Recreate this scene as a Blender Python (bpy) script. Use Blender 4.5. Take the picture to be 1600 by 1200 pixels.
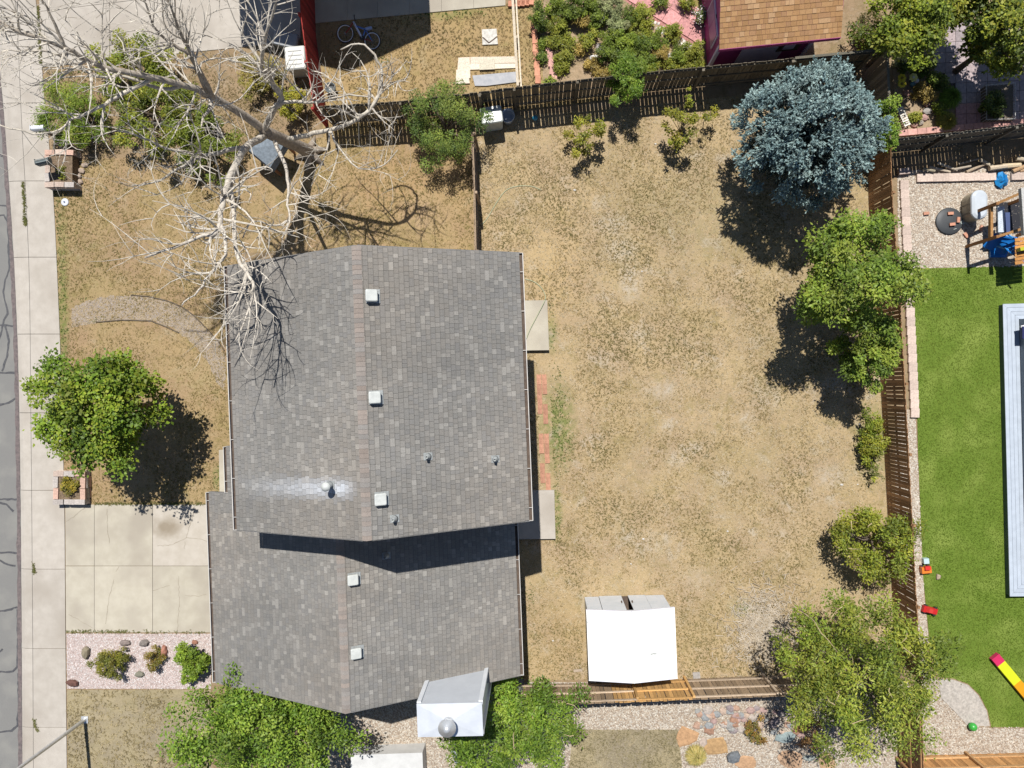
import bpy, math, random
import numpy as np
for o in list(bpy.data.objects): bpy.data.objects.remove(o)
S = bpy.context.scene
C = S.collection
random.seed(7)
RNG = np.random.default_rng(11)

# ------------------------------------------------------------------ camera, sky, sun, exposure
F, H = 1110.0, 28.0                      # focal length in photo pixels, drone height in metres
XN, YN = 840.0, 603.0                    # where the plumb line under the drone meets the photo
def _Ry(t): c, s = math.cos(t), math.sin(t); return np.array([[c,0,s],[0,1,0],[-s,0,c]])
def _Rx(t): c, s = math.cos(t), math.sin(t); return np.array([[1,0,0],[0,c,-s],[0,s,c]])
TY = math.atan((XN-800)/F); TX = math.atan((YN-600)/math.hypot(F, XN-800))
ROT = _Rx(TX) @ _Ry(TY)
cam = bpy.data.cameras.new('drone_camera'); camo = bpy.data.objects.new('drone_camera', cam); C.objects.link(camo)
cam.sensor_width = 36; cam.lens = F/1600*36; cam.clip_end = 2000; cam.clip_start = 0.1
from mathutils import Matrix, Vector
M4 = Matrix([list(ROT[0])+[0], list(ROT[1])+[0], list(ROT[2])+[H], [0,0,0,1]])
camo.matrix_world = M4
S.camera = camo
KX, KY = 0.052, -0.53                    # shadow run per metre of height
sd = Vector((KX, KY, -1)).normalized()
ELEV = math.asin(-sd.z); AZ = math.atan2(-sd.x, -sd.y)     # azimuth of the sun from +Y towards +X
w = bpy.data.worlds.new('World'); S.world = w; w.use_nodes = True
nt = w.node_tree; bg = nt.nodes['Background']; sk = nt.nodes.new('ShaderNodeTexSky')
sk.sky_type = 'NISHITA'; sk.sun_disc = False; sk.sun_elevation = ELEV; sk.sun_rotation = AZ; sk.altitude = 1600
nt.links.new(sk.outputs[0], bg.inputs[0]); bg.inputs[1].default_value = 0.06
sl = bpy.data.lights.new('sun', 'SUN'); sl.energy = 4.4; sl.angle = math.radians(0.53); sl.color = (1.0, 0.968, 0.915)
so = bpy.data.objects.new('sun', sl); C.objects.link(so); so.rotation_euler = sd.to_track_quat('-Z', 'Y').to_euler(); so.location = (0, 10, 40)
S.view_settings.view_transform = 'Standard'; S.view_settings.look = 'None'; S.view_settings.exposure = 0.55; S.view_settings.gamma = 1
S.render.engine = 'CYCLES'; S.cycles.max_bounces = 5; S.cycles.transparent_max_bounces = 4

# ------------------------------------------------------------------ helpers
def P(x, y, z=0.0):
    """photo pixel -> the place in the yard at height z"""
    v = ROT @ np.array([(x-800)/F, -(y-600)/F, -1.0]); t = (z-H)/v[2]
    return Vector((v[0]*t, v[1]*t, z))
def PM(z=0.0): return F/(H-z)             # pixels per metre at height z
A = math.radians(2.2); CA, SA = math.cos(A), math.sin(A)
def W(u, v, z=0.0): return Vector((u*CA - v*SA, u*SA + v*CA, z))   # house frame

MATS = {}
def mat(name, c1, c2=None, scale=8.0, rough=0.85, bump=0.0, vcol=False, metal=0.0, var=0.0, c3=None, scale2=1.0, detail=4.0, trans=0.0, spec=0.3, rnd=0.0):
    """procedural material: two-tone noise, a second larger tone, vertex colour tint, bump"""
    if name in MATS: return MATS[name]
    m = bpy.data.materials.new(name); m.use_nodes = True; t = m.node_tree; N = t.nodes; L = t.links
    b = N['Principled BSDF']; b.inputs['Roughness'].default_value = rough; b.inputs['Metallic'].default_value = metal
    b.inputs['Specular IOR Level'].default_value = spec
    tc = N.new('ShaderNodeTexCoord')
    nz = N.new('ShaderNodeTexNoise'); nz.inputs['Scale'].default_value = scale; nz.inputs['Detail'].default_value = detail; nz.inputs['Roughness'].default_value = 0.65
    L.new(tc.outputs['Object'], nz.inputs['Vector'])
    r = N.new('ShaderNodeValToRGB'); r.color_ramp.elements[0].position = 0.36; r.color_ramp.elements[1].position = 0.64
    c2 = c2 or c1
    r.color_ramp.elements[0].color = (*c1, 1); r.color_ramp.elements[1].color = (*c2, 1)
    L.new(nz.outputs['Fac'], r.inputs['Fac']); col = r.outputs['Color']
    if c3:
        n2 = N.new('ShaderNodeTexNoise'); n2.inputs['Scale'].default_value = scale2; n2.inputs['Detail'].default_value = 3
        L.new(tc.outputs['Object'], n2.inputs['Vector'])
        r2 = N.new('ShaderNodeValToRGB'); r2.color_ramp.elements[0].position = 0.48; r2.color_ramp.elements[1].position = 0.68
        L.new(n2.outputs['Fac'], r2.inputs['Fac'])
        mx = N.new('ShaderNodeMix'); mx.data_type = 'RGBA'
        L.new(r2.outputs['Color'], mx.inputs['Factor']); L.new(col, mx.inputs['A']); mx.inputs['B'].default_value = (*c3, 1); col = mx.outputs['Result']
    if vcol:
        at = N.new('ShaderNodeAttribute'); at.attribute_name = 'Col'
        mx = N.new('ShaderNodeMix'); mx.data_type = 'RGBA'; mx.blend_type = 'MULTIPLY'; mx.inputs['Factor'].default_value = 1
        L.new(col, mx.inputs['A']); L.new(at.outputs['Color'], mx.inputs['B']); col = mx.outputs['Result']
    if rnd:
        oi = N.new('ShaderNodeObjectInfo'); mr = N.new('ShaderNodeMapRange'); mr.inputs['To Min'].default_value = 1-rnd; mr.inputs['To Max'].default_value = 1+rnd
        L.new(oi.outputs['Random'], mr.inputs['Value'])
        mx = N.new('ShaderNodeMix'); mx.data_type = 'RGBA'; mx.blend_type = 'MULTIPLY'; mx.inputs['Factor'].default_value = 1
        L.new(col, mx.inputs['A']); L.new(mr.outputs['Result'], mx.inputs['B']); col = mx.outputs['Result']
    L.new(col, b.inputs['Base Color'])
    if bump:
        bp = N.new('ShaderNodeBump'); bp.inputs['Strength'].default_value = bump; bp.inputs['Distance'].default_value = 0.02
        L.new(nz.outputs['Fac'], bp.inputs['Height']); L.new(bp.outputs['Normal'], b.inputs['Normal'])
    if trans:
        tr = N.new('ShaderNodeBsdfTranslucent'); L.new(col, tr.inputs['Color'])
        ms = N.new('ShaderNodeMixShader'); ms.inputs[0].default_value = trans
        L.new(b.outputs[0], ms.inputs[1]); L.new(tr.outputs[0], ms.inputs[2]); L.new(ms.outputs[0], N['Material Output'].inputs['Surface'])
    MATS[name] = m
    return m

OFF = {}
def tag(o, label=None, cat=None, group=None, kind=None):
    if label: o['label'] = label
    if cat: o['category'] = cat
    if group: o['group'] = group
    if kind: o['kind'] = kind
    return o
def thing(name, loc, label, cat, group=None):
    o = bpy.data.objects.new(name, None); C.objects.link(o); o.location = loc; o.empty_display_size = 0.2
    OFF[o] = Vector(loc)
    return tag(o, label, cat, group)
def link_obj(name, me, parent, off):
    o = bpy.data.objects.new(name, me); C.objects.link(o)
    if parent is not None: o.parent = parent
    OFF[o] = off
    return o
class MB:
    def __init__(s): s.v = []; s.f = []; s.c = []; s.n = 0; s.smooth = False
    def add(s, verts, faces, col=(1,1,1)):
        k = s.n; s.v.extend([tuple(p) for p in verts]); s.f.extend([tuple(i+k for i in f) for f in faces])
        s.c.extend([col]*len(verts)); s.n += len(verts); return s
    def box(s, c, size, rz=0.0, col=(1,1,1), tilt=None):
        x, y, z = [q/2 for q in size]; pts = []
        cr, sr = math.cos(rz), math.sin(rz)
        for dz in (-z, z):
            for dx, dy in ((-x,-y),(x,-y),(x,y),(-x,y)):
                q = Vector((dx, dy, dz))
                if tilt: q = tilt @ q
                pts.append((c[0]+q.x*cr-q.y*sr, c[1]+q.x*sr+q.y*cr, c[2]+q.z))
        return s.add(pts, [(3,2,1,0),(4,5,6,7),(0,1,5,4),(1,2,6,5),(2,3,7,6),(3,0,4,7)], col)
    def prism(s, poly, z0, z1, col=(1,1,1)):
        n = len(poly); b = [(p[0], p[1], z0) for p in poly]; t = [(p[0], p[1], z1) for p in poly]
        area = sum(poly[i][0]*poly[(i+1)%n][1]-poly[(i+1)%n][0]*poly[i][1] for i in range(n))
        if area < 0: b.reverse(); t.reverse()
        fs = [tuple(range(n-1,-1,-1)), tuple(range(n, 2*n))] + [(i,(i+1)%n,n+(i+1)%n,n+i) for i in range(n)]
        return s.add(b+t, fs, col)
    def hexa(s, p8, col=(1,1,1)):
        return s.add(p8, [(3,2,1,0),(4,5,6,7),(0,1,5,4),(1,2,6,5),(2,3,7,6),(3,0,4,7)], col)
    def beam(s, a, b, wd, ht, col=(1,1,1), up=(0,0,1)):
        a = Vector(a); b = Vector(b); d = (b-a).normalized(); upv = Vector(up)
        if abs(d.dot(upv)) > 0.98: upv = Vector((0,1,0))
        sd_ = d.cross(upv).normalized()*wd/2; uu = sd_.cross(d).normalized()*ht/2
        return s.hexa([a-sd_-uu, a+sd_-uu, b+sd_-uu, b-sd_-uu, a-sd_+uu, a+sd_+uu, b+sd_+uu, b-sd_+uu], col)
    def tube(s, pts, rad, n=6, col=(1,1,1), cap=True):
        pts = [Vector(p) for p in pts]; m = len(pts)
        if not hasattr(rad, '__len__'): rad = [rad]*m
        vs = []; prev = None
        for i, p in enumerate(pts):
            d = (pts[min(i+1,m-1)]-pts[max(i-1,0)])
            d = d.normalized() if d.length > 1e-9 else Vector((0,0,1))
            ref = prev if prev is not None else (Vector((1,0,0)) if abs(d.x) < 0.8 else Vector((0,1,0)))
            e1 = (ref - d*ref.dot(d)); e1 = e1.normalized() if e1.length > 1e-6 else d.orthogonal().normalized()
            e2 = d.cross(e1); prev = e1
            for k in range(n):
                a = 2*math.pi*k/n; vs.append(p + (e1*math.cos(a)+e2*math.sin(a))*rad[i])
        fs = [(i*n+k, i*n+(k+1)%n, (i+1)*n+(k+1)%n, (i+1)*n+k) for i in range(m-1) for k in range(n)]
        if cap: fs += [tuple(range(n-1,-1,-1)), tuple((m-1)*n+k for k in range(n))]
        return s.add(vs, fs, col)
    def lathe(s, c, prof, n=16, col=(1,1,1), sx=1.0, sy=1.0, rz=0.0):
        vs = []; cr, sr = math.cos(rz), math.sin(rz)
        for r, z in prof:
            for k in range(n):
                a = 2*math.pi*k/n; x, y = r*math.cos(a)*sx, r*math.sin(a)*sy
                vs.append((c[0]+x*cr-y*sr, c[1]+x*sr+y*cr, c[2]+z))
        m = len(prof)
        fs = [(i*n+k, i*n+(k+1)%n, (i+1)*n+(k+1)%n, (i+1)*n+k) for i in range(m-1) for k in range(n)]
        fs += [tuple(range(n-1,-1,-1)), tuple((m-1)*n+k for k in range(n))]
        return s.add(vs, fs, col)
    def rock(s, c, r, rng, col=(1,1,1), flat=0.6, n=7):
        vs = []
        prof = [(0.75, 0.0), (1.0, 0.35), (0.85, 0.75), (0.4, 1.0)]
        jit = [rng.uniform(0.75, 1.2) for _ in range(n)]; ph = rng.uniform(0, 6)
        for pr, z in prof:
            for k in range(n):
                a = 2*math.pi*k/n+ph; q = pr*jit[k]*rng.uniform(0.92, 1.08)
                vs.append((c[0]+r[0]*q*math.cos(a), c[1]+r[1]*q*math.sin(a), c[2]+r[2]*z*rng.uniform(0.9, 1.05)))
        m = 4
        fs = [(i*n+k, i*n+(k+1)%n, (i+1)*n+(k+1)%n, (i+1)*n+k) for i in range(m-1) for k in range(n)] + [tuple(range(n-1,-1,-1)), tuple((m-1)*n+k for k in range(n))]
        return s.add(vs, fs, col)
    def sheet(s, poly, z, col=(1,1,1)):
        n = len(poly); area = sum(poly[i][0]*poly[(i+1)%n][1]-poly[(i+1)%n][0]*poly[i][1] for i in range(n))
        pl = list(poly) if area > 0 else list(poly)[::-1]
        return s.add([(p[0], p[1], z) for p in pl], [tuple(range(n))], col)
    def build(s, name, m, parent=None, smooth=False):
        off = OFF[parent] if parent is not None else Vector((0,0,0))
        me = bpy.data.meshes.new(name)
        me.from_pydata([(p[0]-off.x, p[1]-off.y, p[2]-off.z) for p in s.v], [], s.f)
        at = me.color_attributes.new('Col', 'FLOAT_COLOR', 'POINT')
        at.data.foreach_set('color', np.concatenate([np.array(s.c, dtype=np.float32), np.ones((len(s.c),1), np.float32)], 1).ravel())
        if smooth: me.polygons.foreach_set('use_smooth', [True]*len(me.polygons))
        me.materials.append(m); me.update()
        return link_obj(name, me, parent, off)
def np_mesh(name, V, faces_n, Fi, cols, m, parent=None):
    """fast mesh: all faces with faces_n corners"""
    off = OFF[parent] if parent is not None else Vector((0,0,0))
    V = np.asarray(V, np.float32) - np.array(off, np.float32)
    me = bpy.data.meshes.new(name); nf = len(Fi)
    me.vertices.add(len(V)); me.vertices.foreach_set('co', V.ravel())
    me.loops.add(nf*faces_n); me.loops.foreach_set('vertex_index', np.asarray(Fi, np.int32).ravel())
    me.polygons.add(nf); me.polygons.foreach_set('loop_start', np.arange(0, nf*faces_n, faces_n, dtype=np.int32))
    me.update(calc_edges=True)
    at = me.color_attributes.new('Col', 'FLOAT_COLOR', 'POINT')
    at.data.foreach_set('color', np.concatenate([np.asarray(cols, np.float32), np.ones((len(V),1), np.float32)], 1).ravel())
    me.materials.append(m)
    return link_obj(name, me, parent, off)
def inst(src, name, parent, loc, rz=0.0, scale=(1,1,1), m=None):
    """a piece sharing mesh data, placed in world coordinates under its parent"""
    o = bpy.data.objects.new(name, src); C.objects.link(o); o.parent = parent
    o.location = Vector(loc) - OFF[parent]; o.rotation_euler = (0,0,rz) if not hasattr(rz, '__len__') else rz; o.scale = scale
    return o
def mesh_of(mb, name, m):
    me = bpy.data.meshes.new(name); me.from_pydata(mb.v, [], mb.f)
    at = me.color_attributes.new('Col', 'FLOAT_COLOR', 'POINT')
    at.data.foreach_set('color', np.concatenate([np.array(mb.c, dtype=np.float32), np.ones((len(mb.c),1), np.float32)], 1).ravel())
    me.materials.append(m); me.update(); return me
def PP(pts, z=0.0): return [P(x, y, z) for x, y in pts]
def inpoly(X, Y, poly):
    r = np.zeros(len(X), bool); n = len(poly)
    for i in range(n):
        x1, y1 = poly[i][0], poly[i][1]; x2, y2 = poly[(i+1)%n][0], poly[(i+1)%n][1]
        c = ((y1 > Y) != (y2 > Y)); xi = (x2-x1)*(Y-y1)/((y2-y1) if abs(y2-y1) > 1e-9 else 1e-9)+x1
        r ^= c & (X < xi)
    return r
def scatter(poly, n, rng, holes=()):
    xs = [p[0] for p in poly]; ys = [p[1] for p in poly]
    X = rng.uniform(min(xs), max(xs), n); Y = rng.uniform(min(ys), max(ys), n)
    k = inpoly(X, Y, poly)
    for h in holes: k &= ~inpoly(X, Y, h)
    return X[k], Y[k]
def vnoise(X, Y, s, seed):
    """cheap value noise for patchy colour of plants"""
    g = np.random.default_rng(seed).random((64,64)); x = X*s+100; y = Y*s+100
    xi = np.floor(x).astype(int); yi = np.floor(y).astype(int); fx = x-xi; fy = y-yi
    fx = fx*fx*(3-2*fx); fy = fy*fy*(3-2*fy)
    a = g[xi%64, yi%64]; b = g[(xi+1)%64, yi%64]; c = g[xi%64, (yi+1)%64]; d = g[(xi+1)%64, (yi+1)%64]
    return (a*(1-fx)+b*fx)*(1-fy)+(c*(1-fx)+d*fx)*fy

# ------------------------------------------------------------------ materials
WHITEV = (1,1,1)
M_leaf = mat('leaf', (0.9,0.9,0.9), (1.08,1.08,1.08), 3, 0.55, vcol=True, trans=0.28, spec=0.35)
M_needle = mat('needle', (0.9,0.9,0.9), (1.08,1.08,1.08), 3, 0.6, vcol=True, trans=0.1)
M_blade = mat('grass_blade', (0.9,0.9,0.9), (1.1,1.1,1.1), 3, 0.9, vcol=True, trans=0.15, spec=0.1)
M_bark = mat('bark', (0.10,0.075,0.055), (0.2,0.16,0.12), 18, 0.95, 0.6)
M_deadwood = mat('dead_bark', (0.33,0.30,0.265), (0.56,0.525,0.475), 9, 0.9, 0.8, vcol=True, detail=7)
M_conc = mat('concrete', (0.375,0.34,0.272), (0.42,0.385,0.312), 2.2, 0.9, 0.06, c3=(0.315,0.28,0.228), scale2=0.45, rnd=0.035)
M_conc2 = mat('sidewalk_concrete', (0.362,0.328,0.285), (0.41,0.374,0.328), 2.5, 0.9, 0.06, c3=(0.315,0.28,0.238), scale2=0.4, rnd=0.035)
M_stone_v = mat('stone', (0.6,0.6,0.6), (0.9,0.9,0.9), 11, 0.9, 0.4, vcol=True)
M_paint_v = mat('paint', (0.78,0.78,0.78), (0.86,0.86,0.86), 5, 0.5, vcol=True)
M_plastic_v = mat('plastic', (0.74,0.74,0.74), (0.8,0.8,0.8), 4, 0.35, vcol=True, spec=0.5)
M_wood_v = mat('weathered_wood', (0.78,0.78,0.78), (1.18,1.18,1.18), 22, 0.85, 0.3, vcol=True, rnd=0.22)
M_metal = mat('galvanised', (0.55,0.56,0.57), (0.66,0.67,0.68), 6, 0.42, metal=0.6)
M_gravel_v = mat('gravel_stone', (0.9,0.9,0.9), (1.1,1.1,1.1), 30, 0.95, vcol=True)
def lawnmat(name, straw, soil, dark, pale, seed=0.0, speck=0.5, green=None, greens=()):
    m = bpy.data.materials.new(name); m.use_nodes = True; t = m.node_tree; N = t.nodes; L = t.links
    b = N['Principled BSDF']; b.inputs['Roughness'].default_value = 0.97; b.inputs['Specular IOR Level'].default_value = 0.05
    tc = N.new('ShaderNodeTexCoord'); mp = N.new('ShaderNodeMapping'); mp.inputs['Location'].default_value = (seed, seed*1.7, 0)
    L.new(tc.outputs['Object'], mp.inputs['Vector'])
    def noise(sc, det=5, ro=0.65, dist=0.0):
        n = N.new('ShaderNodeTexNoise'); n.inputs['Scale'].default_value = sc; n.inputs['Detail'].default_value = det; n.inputs['Roughness'].default_value = ro; n.inputs['Distortion'].default_value = dist
        L.new(mp.outputs['Vector'], n.inputs['Vector']); return n.outputs['Fac']
    def ramp(f, a, bb):
        r = N.new('ShaderNodeMapRange'); r.inputs['From Min'].default_value = a; r.inputs['From Max'].default_value = bb; L.new(f, r.inputs['Value']); return r.outputs['Result']
    def mul(a, k):
        q = N.new('ShaderNodeMath'); q.operation = 'MULTIPLY'; L.new(a, q.inputs[0])
        if isinstance(k, float): q.inputs[1].default_value = k
        else: L.new(k, q.inputs[1])
        return q.outputs[0]
    def mix(f, a, bcol):
        x = N.new('ShaderNodeMix'); x.data_type = 'RGBA'; L.new(f, x.inputs['Factor'])
        if isinstance(a, tuple): x.inputs['A'].default_value = (*a, 1)
        else: L.new(a, x.inputs['A'])
        x.inputs['B'].default_value = (*bcol, 1); return x.outputs['Result']
    col = mix(ramp(noise(0.55, 6), 0.42, 0.6), straw, soil)
    col = mix(mul(ramp(noise(0.9, 7, 0.7, 0.6), 0.56, 0.68), 0.75), col, pale)
    oliv = (dark[0]*1.25, dark[1]*1.32, dark[2]*1.15)
    col = mix(mul(ramp(noise(0.33, 5, 0.6, 0.4), 0.5, 0.62), 0.42), col, tuple(0.5*q+0.5*r_ for q, r_ in zip(straw, oliv)))
    col = mix(mul(ramp(noise(1.5, 7, 0.72, 0.8), 0.52, 0.66), 0.6), col, oliv)
    col = mix(mul(ramp(noise(1.15, 6, 0.7, 1.2), 0.55, 0.68), 0.55), col, (straw[0]*1.16, straw[1]*1.12, straw[2]*1.12))
    col = mix(mul(ramp(noise(4.2, 6, 0.75), 0.52, 0.68), 0.55), col, dark)
    col = mix(mul(ramp(noise(5.5, 5, 0.75, 0.5), 0.56, 0.7), 0.5), col, (pale[0]*1.12, pale[1]*1.12, pale[2]*1.12))
    patch = ramp(noise(0.7, 4), 0.35, 0.65)
    col = mix(mul(mul(ramp(noise(13.0, 4, 0.75), 0.53, 0.66), speck), patch), col, dark)
    col = mix(mul(ramp(noise(24.0, 3, 0.7), 0.54, 0.66), 0.45*speck+0.1), col, tuple(q*0.8 for q in dark))
    col = mix(mul(ramp(noise(31.0, 2, 0.6), 0.58, 0.7), 0.35), col, tuple(min(1, q*1.45) for q in straw))
    for (g, cx, cy, rx, ry, st) in greens:
        mp2 = N.new('ShaderNodeMapping'); mp2.vector_type = 'POINT'
        mp2.inputs['Location'].default_value = (-cx/rx, -cy/ry, 0); mp2.inputs['Scale'].default_value = (1/rx, 1/ry, 0)
        L.new(tc.outputs['Object'], mp2.inputs['Vector'])
        ln = N.new('ShaderNodeVectorMath'); ln.operation = 'LENGTH'; L.new(mp2.outputs['Vector'], ln.inputs[0])
        f = ramp(ln.outputs['Value'], 1.0, 0.35)
        col = mix(mul(mul(f, ramp(noise(5.0, 5), 0.36, 0.58)), st), col, g)
    L.new(col, b.inputs['Base Color'])
    bp = N.new('ShaderNodeBump'); bp.inputs['Strength'].default_value = 0.7; bp.inputs['Distance'].default_value = 0.03
    L.new(noise(16.0, 5), bp.inputs['Height']); L.new(bp.outputs['Normal'], b.inputs['Normal'])
    return m

def struct(name, mb, m, parent=None):
    o = mb.build(name, m, parent)
    if parent is None: o['kind'] = 'structure'
    return o
# ------------------------------------------------------------------ ground, road, pavements
M_dirt = lawnmat('dirt', (0.28,0.205,0.125), (0.255,0.18,0.112), (0.12,0.09,0.045), (0.32,0.265,0.195), 3.0)
struct('ground', MB().sheet([(-300,-300),(300,-300),(300,300),(-300,300)], -0.16), M_dirt)
YS = [-700,-200, 0, 60, 135, 200, 300, 380, 450, 520, 600, 790, 1000, 1200, 1500, 2000]
RE = [-150,-60,-16, -8, 1, 6, 13, 18.5, 22, 25, 27.5, 30.5, 32, 33, 34, 36]          # road edge x in the photo
CB = [-90,-10, 26, 29, 32, 35, 41, 45, 47, 48, 48.5, 50.5, 52, 53, 54, 56]          # back of the kerb
WR = [-60, 20, 58, 63, 68, 75, 84, 88, 91, 94, 96.5, 101.5, 103, 105, 107, 110]      # inner edge of the sidewalk
re_ = lambda y: float(np.interp(y, YS, RE)); cb_ = lambda y: float(np.interp(y, YS, CB)); wr_ = lambda y: float(np.interp(y, YS, WR))
lot = [P(cb_(y)+1, y) for y in YS] + [P(3600, 2000), P(3600, -900)]
struct('terrain', MB().sheet(lot, 0.0), M_dirt)
M_asph = mat('asphalt', (0.15,0.147,0.14), (0.2,0.196,0.186), 60, 0.95, 0.25, c3=(0.205,0.2,0.185), scale2=1.2)
road = struct('road', MB().sheet([P(re_(y)+4, y, -0.1) for y in YS] + [P(re_(y)-370, y, -0.1) for y in YS[::-1]], -0.1), M_asph)
M_tar = mat('tar_seal', (0.055,0.055,0.06), (0.085,0.085,0.09), 12, 0.6)
def strip(pts, wd, z, jit=0.0, rng=random):
    """flat ribbon along photo points, width in metres"""
    q = [P(x, y, z) for x, y in pts]; Lf, Rt = [], []
    for i, p in enumerate(q):
        d = q[min(i+1,len(q)-1)]-q[max(i-1,0)]; n = Vector((-d.y, d.x, 0)).normalized()*wd/2*(1+rng.uniform(-jit, jit))
        Lf.append(p+n); Rt.append(p-n)
    m = MB(); k = len(q)
    m.add(Rt+Lf, [(i, i+1, k+i+1, k+i) for i in range(k-1)]); return m
def densify(pts, step=6.0, jit=0.8, rng=random):
    out = [pts[0]]
    for a, b in zip(pts, pts[1:]):
        n = max(1, int(math.hypot(b[0]-a[0], b[1]-a[1])/step))
        for k in range(1, n+1):
            t = k/n; j = jit if k < n else 0
            out.append((a[0]+(b[0]-a[0])*t+rng.uniform(-j, j), a[1]+(b[1]-a[1])*t+rng.uniform(-j, j)))
    return out
TAR = [[(11,318),(14,400),(15,420),(8,437),(5,456),(9,475),(12,490),(6,500),(3,516),(-2,530)], [(-4,320),(12,322)], [(-4,338),(6,336),(11,345)], [(-4,507),(22,510)], [(-4,582),(25,583)],
       [(8,510),(14,533),(10,560),(3,580)], [(-4,780),(28,780)], [(-4,784),(10,788),(21,799)], [(-4,863),(30,864)], [(-4,874),(12,882),(24,884)], [(-4,955),(12,953),(27,949)],
       [(-4,1050),(20,1049),(27,1042),(28,1000),(27,952)], [(-4,1144),(18,1142),(27,1134),(29,1095),(28,1052)], [(-4,634),(14,629),(24,622)], [(-4,1020),(4,1014)], [(-4,240),(4,244)]]
for k, t in enumerate(TAR):
    strip(densify(t, 5, 0.7), 0.075, -0.096+0.0004*k, 0.3).build('tar_seal', M_tar, road)
M_gut = mat('gutter_joint', (0.10,0.085,0.085), (0.16,0.13,0.125), 8, 0.95)
strip(densify([(re_(y)-1.5, y) for y in range(-60, 1290, 30)], 8, 0.5), 0.16, -0.088, 0.25).build('edge_joint', M_gut, road)
# sidewalk with mountable kerb: one slab per 3 m bay
walk = thing('sidewalk', P(70, 600), None, None); walk['kind'] = 'structure'
JY = [-210,-85, 36, 161, 283, 402, 522, 645, 766, 889, 1013, 1136, 1260, 1390]
for y0, y1 in zip(JY, JY[1:]):
    g = 0.35; ys = [y0+g, (y0+y1)/2, y1-g]
    mb = MB()                                              # kerb bay, sloping down to the gutter
    top = [P(cb_(y)-0.3, y) for y in ys]; lo = [P(re_(y), y) for y in ys]
    for i in range(2):
        a, b, c, d = lo[i], lo[i+1], top[i+1], top[i]
        m1 = a.lerp(d, 0.35); m2 = b.lerp(c, 0.35)
        mb.hexa([(a.x,a.y,-0.2),(m1.x,m1.y,-0.2),(m2.x,m2.y,-0.2),(b.x,b.y,-0.2),(a.x,a.y,-0.075),(m1.x,m1.y,0.0),(m2.x,m2.y,0.0),(b.x,b.y,-0.075)])
        mb.hexa([(m1.x,m1.y,-0.2),(d.x,d.y,-0.2),(c.x,c.y,-0.2),(m2.x,m2.y,-0.2),(m1.x,m1.y,0.0),(d.x,d.y,0.03),(c.x,c.y,0.03),(m2.x,m2.y,0.0)])
    mb.build('kerb_slab', M_conc2, walk)
    mb = MB(); L_ = [P(cb_(y)+0.3, y) for y in ys]; R_ = [P(wr_(y), y) for y in ys]
    for i in range(2): mb.prism([L_[i], R_[i], R_[i+1], L_[i+1]], -0.15, 0.032)
    mb.build('slab', M_conc2, walk)
def slab_grid(name, xs, ys, z, m, gap=0.012, parent=None, shear=None, mats=None):
    """concrete slabs between photo grid lines; xs(y), ys as lists; returns the structure root"""
    root = parent or thing(name, P(*xs_at(xs, 0, ys[0])), None, None)
    if parent is None: root['kind'] = 'structure'
    for j in range(len(ys)-1):
        for i in range(len(xs)-1):
            q = [P(*xs_at(xs, i, ys[j])), P(*xs_at(xs, i+1, ys[j])), P(*xs_at(xs, i+1, ys[j+1])), P(*xs_at(xs, i, ys[j+1]))]
            c = sum(q, Vector())/4; q = [p + (c-p).normalized()*gap for p in q]
            zz = z + random.uniform(-0.003, 0.003)
            MB().prism(q, -0.1, zz).build('slab', (mats or {}).get((i, j), m), root)
    return root
def xs_at(xs, i, y):
    x = xs[i]
    if callable(x): x = x(y)
    return (x, y) if not isinstance(y, tuple) else (x, y[0]+y[1]*x)
# stained slab: an oily brown patch with a shape of its own
def stained():
    m = mat('stained_concrete', (0.385,0.345,0.29), (0.43,0.39,0.335), 2.2, 0.9, 0.06).copy(); t = m.node_tree; N = t.nodes; L = t.links
    b = N['Principled BSDF']; src = b.inputs['Base Color'].links[0].from_socket
    c = P(262, 824); tc = N.new('ShaderNodeTexCoord'); mp = N.new('ShaderNodeMapping')
    root = P(103, 788); mp.inputs['Location'].default_value = (-(c.x-root.x)/0.78, -(c.y-root.y)/0.5, 0); mp.inputs['Scale'].default_value = (1/0.78, 1/0.5, 0)
    L.new(tc.outputs['Object'], mp.inputs['Vector']); ln = N.new('ShaderNodeVectorMath'); ln.operation = 'LENGTH'; L.new(mp.outputs['Vector'], ln.inputs[0])
    nz = N.new('ShaderNodeTexNoise'); nz.inputs['Scale'].default_value = 3.0; L.new(tc.outputs['Object'], nz.inputs['Vector'])
    ad = N.new('ShaderNodeMath'); ad.operation = 'ADD'; L.new(ln.outputs['Value'], ad.inputs[0]); L.new(nz.outputs['Fac'], ad.inputs[1])
    mr = N.new('ShaderNodeMapRange'); mr.inputs['From Min'].default_value = 1.62; mr.inputs['From Max'].default_value = 0.75; mr.inputs['To Max'].default_value = 0.75
    L.new(ad.outputs[0], mr.inputs['Value'])
    mx = N.new('ShaderNodeMix'); mx.data_type = 'RGBA'; L.new(mr.outputs['Result'], mx.inputs['Factor']); L.new(src, mx.inputs['A']); mx.inputs['B'].default_value = (0.19,0.15,0.1,1)
    L.new(mx.outputs['Result'], b.inputs['Base Color']); return m
drive = slab_grid('driveway', [lambda y: wr_(y)+1.0, 148, 239, 345], [788, 884, 988], 0.03, M_conc, mats={(2,0): stained()})
M_crack = mat('crack', (0.22,0.19,0.15), (0.3,0.26,0.2), 10, 0.95)
CR = [[(103,815),(118,805),(137,790)], [(304,788),(303,800),(297,820),(291,840),(270,851),(246,853)], [(291,840),(310,842),(324,846)], [(279,900),(280,925),(279,960),(277,987)],
      [(107,960),(125,970),(144,981)], [(239,923),(255,918),(265,915)], [(186,885),(181,893)], [(167,795),(168,830),(171,849)], [(178,905),(170,935),(165,975)], [(289,846),(288,858)], [(289,930),(310,932),(322,929)]]
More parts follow.
